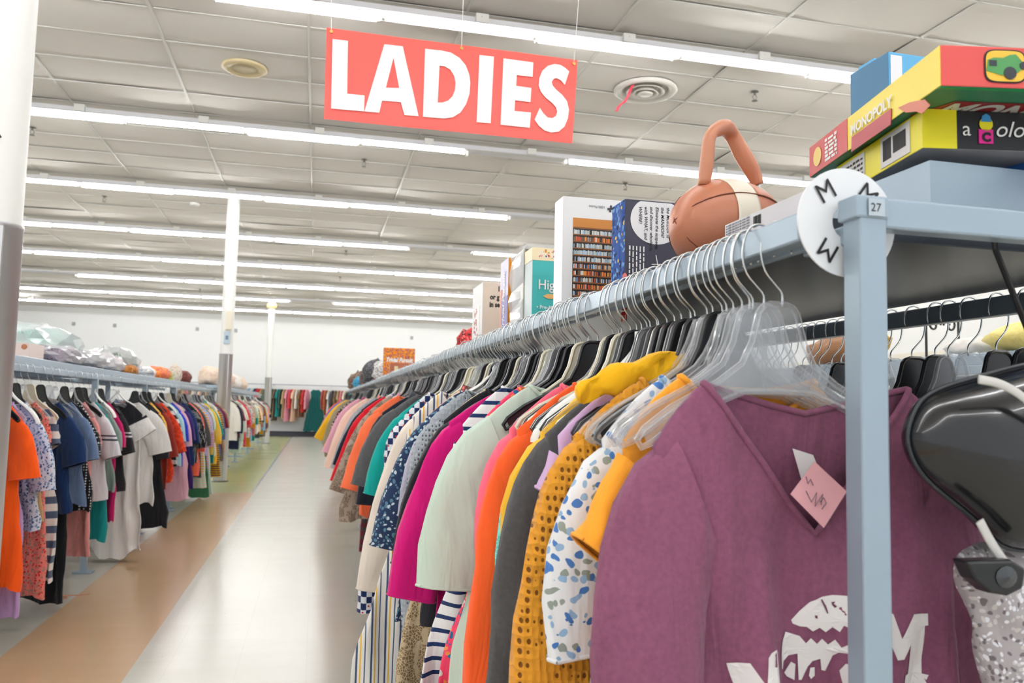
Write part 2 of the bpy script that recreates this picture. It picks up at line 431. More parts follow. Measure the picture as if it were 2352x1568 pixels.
# ------------------------------------------------------------------ ceiling fittings
b = MB(); prof = [(.30, -.004), (.305, -.02), (.29, -.035), (.26, -.04), (.225, -.02), (.2, .06)]
root = empty('air_diffuser', (2.97, 7.15, ZC))
b.lathe(prof, 48); b.obj('outer_ring', mat('vent_enamel', (226, 222, 214), .45), root, smooth=True, angle=50)
b = MB(); b.lathe([(.205, .07), (.0, .07)], 48); b.obj('throat', mat('vent_dark', (38, 38, 40), .8), root)
for nm, r, z in (('middle_ring', .185, -.035), ('inner_ring', .125, -.05)):
    b = MB(); b.lathe([(r-.05, .03), (r-.012, -.0+z+.012), (r, z), (r-.006, z-.004), (r-.03, z+.012), (r-.06, .03)], 48); b.obj(nm, mat('vent_enamel', (226, 222, 214), .45), root, smooth=True, angle=60)
b = MB(); b.lathe([(.0, -.062), (.06, -.06), (.075, -.05), (.06, -.035), (0, -.03)], 32); b.obj('cone_cap', mat('vent_enamel', (226, 222, 214), .45), root, smooth=True)
tag(root, 'round white ring air diffuser in the ceiling right of the LADIES sign', 'air vent')
b = MB(); pts = []
for k in range(11): t = k/10; pts.append((-.02-.16*t, -.05-.03*math.sin(t*5), -.05-.27*t+.02*math.sin(t*9)))
rib = []
for p in pts: rib.append([(p[0]-.012, p[1], p[2]), (p[0]+.012, p[1]-.003, p[2]), (p[0]+.012, p[1]+.002, p[2]), (p[0]-.012, p[1]+.003, p[2])])
b.loft(rib, True, True, True)
tag(b.obj('ribbon', mat('red_ribbon', (236, 60, 84), .5), loc=(2.80, 7.02, ZC), smooth=True), 'short red ribbon dangling from the round ceiling diffuser', 'ribbon')
b = MB(); b.lathe([(.2, -.0), (.205, -.012), (.19, -.024), (.15, -.03), (.13, -.018), (.11, -.018)], 40)
root = b.obj('ceiling_speaker', mat('yellowed_plastic', (222, 205, 160), .5), loc=(-.77, 7.73, ZC), smooth=True)
b = MB(); b.lathe([(.13, -.016), (.08, -.024), (0, -.026)], 40); b.obj('grille', mat('yellowed_grille', (205, 190, 150), .6, bump=.5, bscale=300), root, smooth=True)
tag(root, 'yellowed round speaker grille flush in the ceiling left of the sign', 'ceiling speaker')
def sprinkler(x, y, lab):
    b = MB(); b.lathe([(.035, 0), (.04, -.006), (.02, -.012), (.012, -.014), (.012, -.03)], 16)
    r = b.obj('sprinkler_head', mat('sprinkler_grey', (120, 118, 112), .4, .6), loc=(x, y, ZC-.004))
    b = MB()
    for s in (-1, 1): b.tube([(s*.01, 0, -.03), (s*.022, 0, -.055), (s*.006, 0, -.085)], .004, 6)
    b.obj('yoke', mat('sprinkler_grey', (120, 118, 112), .4, .6), r)
    b = MB(); b.lathe([(0, -.085), (.028, -.088), (.028, -.092), (0, -.092)], 14); b.obj('deflector', mat('sprinkler_grey', (120, 118, 112), .4, .6), r)
    tag(r, lab, 'sprinkler', 'ceiling sprinkler heads')
for x, y, l in ((-3.3, 10.2, 'sprinkler head in the ceiling beside the left pillar, below the second light row'), (-3.28, 13.4, 'sprinkler head in the ceiling between pillar and slim column'),
                (.47, 10.29, 'sprinkler head in the ceiling straight under the LADIES sign'), (3.99, 10.28, 'sprinkler head in the ceiling above the teal and white boxes'),
                (3.995, 6.9, 'sprinkler head in the ceiling right of the round diffuser'), (.467, 16.65, 'small sprinkler head in the ceiling beyond the third light row over the aisle'),
                (.45, 20.2, 'tiny sprinkler head in the ceiling beyond the fifth light row over the aisle'), (-3.27, 23.9, 'tiny sprinkler head in the ceiling left of the slim column near the far wall'),
                (-3.3, 18.9, 'small sprinkler head far left in the ceiling beyond the fourth light row'), (4.0, 16.6, 'small sprinkler head in the ceiling above the wrapped boxes')):
    sprinkler(x, y, l)
b = MB(); b.lathe([(.07, 0), (.075, -.02), (.06, -.04), (0, -.045)], 24)
tag(b.obj('smoke_detector', white_pl, loc=(-1.98, 13.43, ZC), smooth=True, angle=40), 'small white smoke detector in the ceiling left of the slim column', 'smoke detector')

# ------------------------------------------------------------------ columns
steel_sleeve = mat('brushed_steel_sleeve', (200, 199, 200), .33, .7, bump=.05, bscale=8)
def column(x, y, r, lab, zs=1.91):
    root = empty('column', (x, y, 0))
    b = MB(); b.lathe([(r, zs), (r, ZC)], 40, cap1=True); b.obj('painted_shaft', mat('column_paint', (236, 236, 232), .45), root, smooth=True, angle=60)
    b = MB(); b.lathe([(r+.006, 0.012), (r+.006, zs-.02), (r+.008, zs-.018), (r+.008, zs), (r, zs)], 40); b.obj('steel_sleeve', steel_sleeve, root, smooth=True, angle=50)
    b = MB()
    b.box2((r*.45, -r-.012, .02), (r*.45+.012, -r*.80, zs-.02))
    b.obj('seam_strip', steel_sleeve, root)
    b = MB(); b.lathe([(r+.03, 0), (r+.03, .008), (r+.008, .014)], 40, cap0=True); b.obj('foot_ring', mat('foot_ring', (90, 90, 92), .4, .5), root)
    tag(root, lab, 'column', 'round columns with steel sleeves'); return root
c0 = column(-1.314, 3.75, .085, 'thick pillar at the left edge, white above and brushed steel below')
b = MB(); b.box2((-.012, -.0885, 2.26), (.012, -.0845, 2.266)); b.box2((-.002, -.0885, 2.254), (.016, -.0845, 2.26)); b.obj('scuff_mark', ink, c0)
c1 = column(-1.355, 13.0, .092, 'slim white column with steel sleeve between the two left racks')
b = MB(); b.box2((-.02, -.135, 2.27), (.075, -.088, 2.55)); b.box2((.035, -.14, 2.33), (.065, -.134, 2.5)); b.obj('switch_box', mat('beige_box', (226, 218, 198), .5), c1)
b = MB(); b.box2((-.035, -.115, 2.06), (.055, -.09, 2.24)); b.obj('thermostat', mat('thermostat_blue', (178, 196, 208), .4), c1)
b = MB(); b.box2((-.01, -.12, 2.12), (.03, -.114, 2.18)); b.obj('dial', mat('dial_grey', (90, 110, 130), .4), c1)
c2 = column(-1.37, 24.7, .092, 'farthest thin column near the back wall with a yellow band')
b = MB(); b.lathe([(.094, 3.93), (.14, 3.95), (.14, 4.05), (.094, 4.07)], 24); b.obj('band', mat('yellow_band', (232, 190, 110), .5), c2)

# ------------------------------------------------------------------ LADIES sign
root = empty('hanging_sign', (.36, 3.75, 2.70))
sign_red = mat('sign_red', (242, 84, 74), .32)
SG = 3.75
def pix(x, y, yy):
    d = _r*((x-1176)/FPX)+_u*((784-y)/FPX)+_f
    p = d*(yy/d.y); return (p.x, 1.2+p.z)
cor = [pix(*p, SG) for p in ((750, 63), (1327, 138), (1315, 329), (744, 273))]
b = MB(); n = 24
rows = []
for s_ in (0, 1):
    for k in (range(n+1)): pass
def sgp(u, v, off=0):
    x = (cor[0][0]*(1-u)+cor[1][0]*u)*(1-v)+(cor[3][0]*(1-u)+cor[2][0]*u)*v
    z = (cor[0][1]*(1-u)+cor[1][1]*u)*(1-v)+(cor[3][1]*(1-u)+cor[2][1]*u)*v
    y = .002*math.sin(u*7)+.001*math.sin(v*5+u*3)+off
    return (x-.36, y, z-2.70)
for v0, v1, off in ((0, 1, 0),):
    for side in (0, .0015):
        rr = [[sgp(k/n, j/8, side) for k in range(n+1)] for j in range(9)]
        b.loft(rr, close=False)
    e = []
    for (fu, fv) in ((lambda t: (t, 0)), (lambda t: (1, t)), (lambda t: (1-t, 1)), (lambda t: (0, 1-t))) if False else ():
        pass
b.obj('banner', sign_red, root, smooth=True)
L = {
 'L': [[(150,213),(233,222),(229,508),(323,517),(320,603),(142,588)]],
 'A': [[(430,240),(529,251),(614,629),(538,623),(518,553),(417,545),(402,610),(322,603)], [(479,312),(510,477),(438,475)]],
 'D': [[(650,265),(740,275),(790,287),(835,315),(868,355),(887,405),(893,450),(888,510),(870,565),(840,610),(800,635),(750,642),(638,632)], [(727,356),(755,360),(785,378),(806,412),(814,450),(810,490),(797,522),(775,545),(745,556),(717,556)]],
 'I': [[(943,300),(1020,309),(1003,668),(927,662)]],
 'E': [[(1072,318),(1233,340),(1229,418),(1143,408),(1140,467),(1222,478),(1217,554),(1134,544),(1131,602),(1220,610),(1214,692),(1056,676)]],
 'S': [[(1427,388),(1405,368),(1380,353),(1348,348),(1312,358),(1282,385),(1265,425),(1262,465),(1275,500),(1300,530),(1335,558),(1355,580),(1362,605),(1355,628),(1335,640),(1310,636),(1288,615),(1268,585),(1240,648),(1262,680),(1292,705),(1330,717),(1370,712),(1402,685),(1420,640),(1426,595),(1415,548),(1390,515),(1358,488),(1338,465),(1332,445),(1342,428),(1358,424),(1380,434),(1403,460)]]}
for ch, loops in L.items():
    w3 = [[pix(700+x/2.352, y/2.352, SG) for x, y in lp] for lp in loops]
    vs, fs = tri_fill(w3); b = MB()
    base = len(b.v)
    for p in vs:
        u = (p.x-cor[0][0])/(cor[1][0]-cor[0][0]); v = (cor[0][1]-p.y)/(cor[0][1]-cor[3][1])
        b.v.append((p.x-.36, sgp(u, v)[1]-.005, p.y-2.70))
    for f in fs:
        b.f.append(tuple(f)); b.mi.append(0)
    b.obj('letter', white_ink, root)
for (u, v) in ((.018, .04), (.52, .04), (.985, .05)):
    b = MB(); p = sgp(u, v, -.003); b.tube([(p[0], p[1]+.002, p[2]), (p[0], p[1]-.002, p[2])], .008, 12); b.obj('eyelet', mat('brass', (196, 160, 90), .3, .9), root)
for (u, dx) in ((.018, -.05), (.52, .01), (.985, .08)):
    b = MB(); p = sgp(u, .02); b.tube([(p[0], p[1], p[2]), (p[0]+dx, p[1], ZC-2.70)], .0015, 5); b.obj('cord', mat('nylon_line', (225, 225, 225), .4), root)
tag(root, 'red banner hung from the ceiling reading LADIES in white capitals', 'sign')

# ------------------------------------------------------------------ hangers
HG = []
def hook_mesh():
    P = [(.021, -.034), (.021, -.014), (.015, .002), (.002, .008), (-.012, .004), (-.021, -.012), (-.024, -.036), (-.018, -.058), (-.004, -.074), (.006, -.086), (.006, -.104)]
    pts = [(p.x, 0, p.y) for p in catmull([(a, c_, 0) for a, c_ in P], 3, False)]
    b = MB(); b.tube(pts, .0017, 6, up=(0, 1, 0)); return b.mesh('hook', chrome, True)
def body_mesh(kind, m):
    b = MB()
    if kind == 'plate':
        half = [(.0, -.100), (.012, -.100), (.022, -.104), (.028, -.112), (.038, -.150), (.052, -.178), (.085, -.202), (.15, -.236), (.185, -.262), (.194, -.276), (.188, -.285), (.176, -.280), (.14, -.254), (.09, -.230), (.05, -.214), (0, -.212)]
        top = half[:9+1]; full = half+[(-x, z) for x, z in reversed(half[1:-1])]
        # thin web drawn as strips between upper and lower edge
        up = [(0, -.102), (.022, -.105), (.029, -.116), (.038, -.150), (.052, -.178), (.085, -.202), (.15, -.236), (.188, -.265)]
        lo = [(0, -.212), (.022, -.212), (.029, -.212), (.038, -.212), (.052, -.214), (.085, -.228), (.14, -.254), (.180, -.281)]
        for sgn in (1, -1):
            for y in (-.0012, .0012):
                for k in range(len(up)-1):
                    q = [(sgn*up[k][0], y, up[k][1]), (sgn*up[k+1][0], y, up[k+1][1]), (sgn*lo[k+1][0], y, lo[k+1][1]), (sgn*lo[k][0], y, lo[k][1])]
                    b.quad(*q)
        pts = [(x, 0, z) for x, z in full]; pts.append(pts[0])
        b.tube(pts, .0042, 6, cap=False, up=(0, 1, 0))
    elif kind == 'open':
        for sgn in (1, -1):
            up = [(0, -.104), (.014, -.108), (.026, -.14), (.05, -.178), (.10, -.210), (.15, -.238), (.185, -.264), (.194, -.280), (.18, -.286)]
            b.tube([(sgn*p.x, 0, p.y) for p in catmull([(x, z, 0) for x, z in up], 2, False)], .0055, 7, up=(0, 1, 0), flat=.8)
            b.tube([(0, 0, -.214), (sgn*.06, 0, -.218), (sgn*.12, 0, -.246), (sgn*.18, 0, -.284)], .004, 6, up=(0, 1, 0))
            b.tube([(sgn*.030, 0, -.15), (sgn*.03, 0, -.214)], .003, 5, up=(0, 1, 0))
        b.box((0, 0, -.115), (.03, .011, .026))
    else:  # curved wide wishbone
        for sgn in (1, -1):
            up = [(0, -.112), (.03, -.15), (.06, -.178), (.12, -.214), (.165, -.246), (.196, -.282), (.20, -.298)]
            b.tube([(sgn*p.x, 0, p.y) for p in catmull([(x, z, 0) for x, z in up], 2, False)], [.008+.006*min(1, k/8) for k in range(13)], 8, up=(0, 1, 0), flat=.55)
        b.box((0, 0, -.116), (.03, .012, .03))
    return b.mesh('body', m, True, 50)
hookM = hook_mesh()
bodies = {'black': (body_mesh('plate', black_pl), 'black plastic hanger with wire hook'), 'clear': (body_mesh('open', clear_pl), 'clear plastic hanger with wire hook'),
          'frost': (body_mesh('plate', clear_pl), 'frosted clear hanger with wire hook'), 'white': (body_mesh('wide', white_pl), 'white plastic hanger with wire hook'),
          'cream': (body_mesh('plate', cream_pl), 'cream plastic hanger with wire hook')}
hproto = {}
def hanger(kind, x, y, z, rz, where, flip=False, label=None):
    if kind not in hproto:
        r = empty('clothes_hanger'); 
        for nm, me in (('hook', hookM), ('body', bodies[kind][0])):
            o = bpy.data.objects.new(nm, me); COL.objects.link(o); o.parent = r
        hproto[kind] = r
    else:
        p = hproto[kind]; r = p.copy(); COL.objects.link(r)
        for ch in [c for c in p.children]:
            d = ch.copy(); COL.objects.link(d); d.parent = r
    r.location = (x, y, z); r.rotation_euler = (0, 0, rz+(math.pi if flip else 0))
    nm = bodies[kind][1]
    if label: tag(r, label, 'hanger')
    else: tag(r, nm+' '+where, 'hanger', kind+' hangers '+where)
    return r

# ------------------------------------------------------------------ garments
GM = {}
def garment_mesh(sw=.215, bw=.235, L=.62, nw=.09, nd=.07, nb=.015, v=False, sl=.2, sa=62, sr=.085, se=.072, t=.020, fold=.014, seed=0,
                 nu=36, nv=14, drop=.085, collar=False, z0=-.195, wave=.012, flare=0.0, seam=True, strap=False):
    key = (sw, bw, L, nw, nd, nb, v, sl, sa, sr, se, t, fold, seed, nu, nv, drop, collar, z0, wave, flare, strap)
    if key in GM: return GM[key]
    sw *= .95
    R = random.Random(seed*7+1); ph = [R.uniform(0, 6.28) for _ in range(8)]
    k1, k2 = R.uniform(38, 60), R.uniform(80, 110)
    zb = z0-drop
    def fo(x, z):
        a = min(1, max(0, (zb-.03-z)/.35)); a = .12+.88*a*a*(3-2*a)
        w1 = math.sin(k1*x+ph[0]+2.2*z+1.6*math.sin(5*x+4*z+ph[3])); w1 = math.copysign(abs(w1)**.75, w1)
        q = noise.noise(Vector((x*11, z*4.5, seed*3.7)))+.5*noise.noise(Vector((x*26, z*11, seed*3.7)))
        return 1.25*fold*a*(w1+.5*math.sin(k2*x+ph[1]-3*z)) + .014*q*(.35+.65*a) + .004*math.sin(9*z+ph[2])
    b = MB(); rings = []
    def ring(wx, ty, zside, cf, cb, p, lift=0):
        out = []
        for k in range(nu):
            th = 2*math.pi*k/nu; cx = math.cos(th); sy = math.sin(th)
            sx = math.copysign(abs(cx)**.85, cx); yy = math.copysign(abs(sy)**.6, sy)
            wgt = 1-abs(sx)**p
            z = zside-(cf if sy < 0 else cb)*wgt
            x = wx*sx
            out.append((x, ty*yy+fo(x, z), z))
        return out
    p0 = 1.05 if v else 2.4
    rings.append(ring(nw, .012, z0, nd, nb, p0))
    for s in (.18, .4, .62, .82, 1.0):
        rings.append(ring(nw+(sw-nw)*s, .010+(t-.010)*s, z0-drop*(s**1.25), nd+(.15-nd)*s if nd < .15 else nd+.03*s, nb+(.14-nb)*s, p0*(1-s)+2.6*s))
    neck = [Vector(p) for p in rings[0]]
    zc0 = min(z0-.17, z0-drop-(nd+.03 if nd >= .15 else .15)-.012); ze = z0-L
    for k in range(nv+1):
        s = k/nv; z = zc0+(ze-zc0)*s
        wx = (sw-.012)*(1-min(1, s*1.2))+bw*min(1, s*1.2)+flare*s*s
        rg = ring(wx, t*(1+.35*s), z, 0, 0, 2)
        rg = [(x+math.copysign(min(abs(x)/wx, 1), x)*.014*noise.noise(Vector((z_*7, seed, 9 if x > 0 else 2))), y, z_) for x, y, z_ in rg]
        if k == nv: rg = [(x, y, z_+wave*math.sin(18*x+ph[3])+wave*.6*math.sin(41*x+ph[4])) for x, y, z_ in rg]
        rings.append(rg)
    b.loft(rings)
    # neckband
    nb_ = neck+[neck[0]]
    b.tube(nb_, .0045 if not collar else .006, 6, cap=False)
    if collar:
        c0 = [(p.x*1.0, p.y*1.6, p.z) for p in neck]; c1 = [(p.x*.95, p.y*2.4, p.z+.03) for p in neck]
        c2 = [(p.x*1.22, p.y*3.2+(-.01 if p.y < 0 else .006), p.z-.028) for p in neck]
        b.loft([c0, c1, c2])
    ns = 14; sr *= .92; se *= .8; sa += 4
    if sl > 0:
        for sg in (1, -1):
            P0 = Vector((sw-.055, 0, z0-.07-drop*.92)); a = math.radians(sa+R.uniform(-4, 4)); P2 = P0+Vector((math.cos(a)*sl+.012, 0, -math.sin(a)*sl))
            P1 = P0+Vector((.075, 0, -.03)) if sl > .12 else (P0+P2)/2
            nk = max(5, int(sl/.045)); rs = []
            for k in range(nk+1):
                u = k/nk
                c = P0*(1-u)**2+P1*2*u*(1-u)+P2*u*u
                T = ((P1-P0)*(1-u)+(P2-P1)*u).normalized(); N = Vector((-T.z, 0, T.x))
                if N.x < 0 and u > .5 and T.z > -.2: N = -N
                N = Vector((-T.z, 0, T.x)) if -T.z >= 0 else Vector((T.z, 0, -T.x))
                rr = (sr*(1-u)+se*u)*(1+.10*u*noise.noise(Vector((u*sl*14, seed*1.3, sg))))
                c = c+Vector((.012*u*noise.noise(Vector((u*sl*9, seed*2.1, 4*sg))), 0, 0))
                rg = []
                for j in range(ns):
                    th = 2*math.pi*j/ns
                    q = c+N*rr*math.cos(th)
                    yy = math.copysign(abs(math.sin(th))**.7, math.sin(th))*(t*.9+.012*u)+.006*math.sin(26*u*sl*4+ph[6]+3*math.cos(th))*min(1, u*2)
                    yy += fold*.8*u*math.sin(ph[7]+sg)+.012*min(1, u*2)*noise.noise(Vector((q.x*16, q.z*9, seed+2*math.sin(th))))
                    rg.append((sg*q.x, yy-.004*u, q.z))
                if sg < 0: rg.reverse()
                rs.append(rg)
            b.loft(rs)
            # hem roll
            e = rs[-1]; b.tube([Vector(p) for p in e]+[Vector(e[0])], .0028, 5, cap=False)
    me = b.mesh('garment', fabric('solid', (128, 128, 128)), True); GM[key] = me; return me

def place(name, me, m, x, y, z, rz, label, cat, group=None, mirror=False):
    o = bpy.data.objects.new(name, me); COL.objects.link(o)
    o.location = (x, y, z); o.rotation_euler.z = rz
    o.material_slots[0].link = 'OBJECT'; o.material_slots[0].material = m
    tag(o, label, cat, group); return o

RX, RZ = .562, 1.44   # right rack, aisle rail
# colour words -> rgb
K = dict(black=(30, 31, 36), navy=(34, 40, 66), charcoal=(74, 74, 78), grey=(150, 152, 158), white=(238, 237, 233), cream=(236, 222, 200), peach=(246, 202, 172),
         pink=(238, 160, 178), coral=(250, 112, 84), red=(206, 32, 44), burgundy=(120, 26, 44), magenta=(206, 22, 120), fuchsia=(226, 52, 140), lilac=(206, 170, 214), lavender=(186, 184, 204),
         purple=(84, 56, 140), blue=(52, 98, 190), denim=(86, 110, 150), sky=(150, 196, 226), teal=(20, 150, 146), turquoise=(120, 218, 206), mint=(200, 226, 208), green=(60, 120, 84),
         olive=(112, 112, 70), khaki=(160, 148, 112), yellow=(246, 190, 40), mustard=(214, 146, 30), orange=(250, 108, 42), rust=(178, 74, 38), brown=(110, 76, 54), tan=(190, 156, 112), taupe=(166, 148, 128))

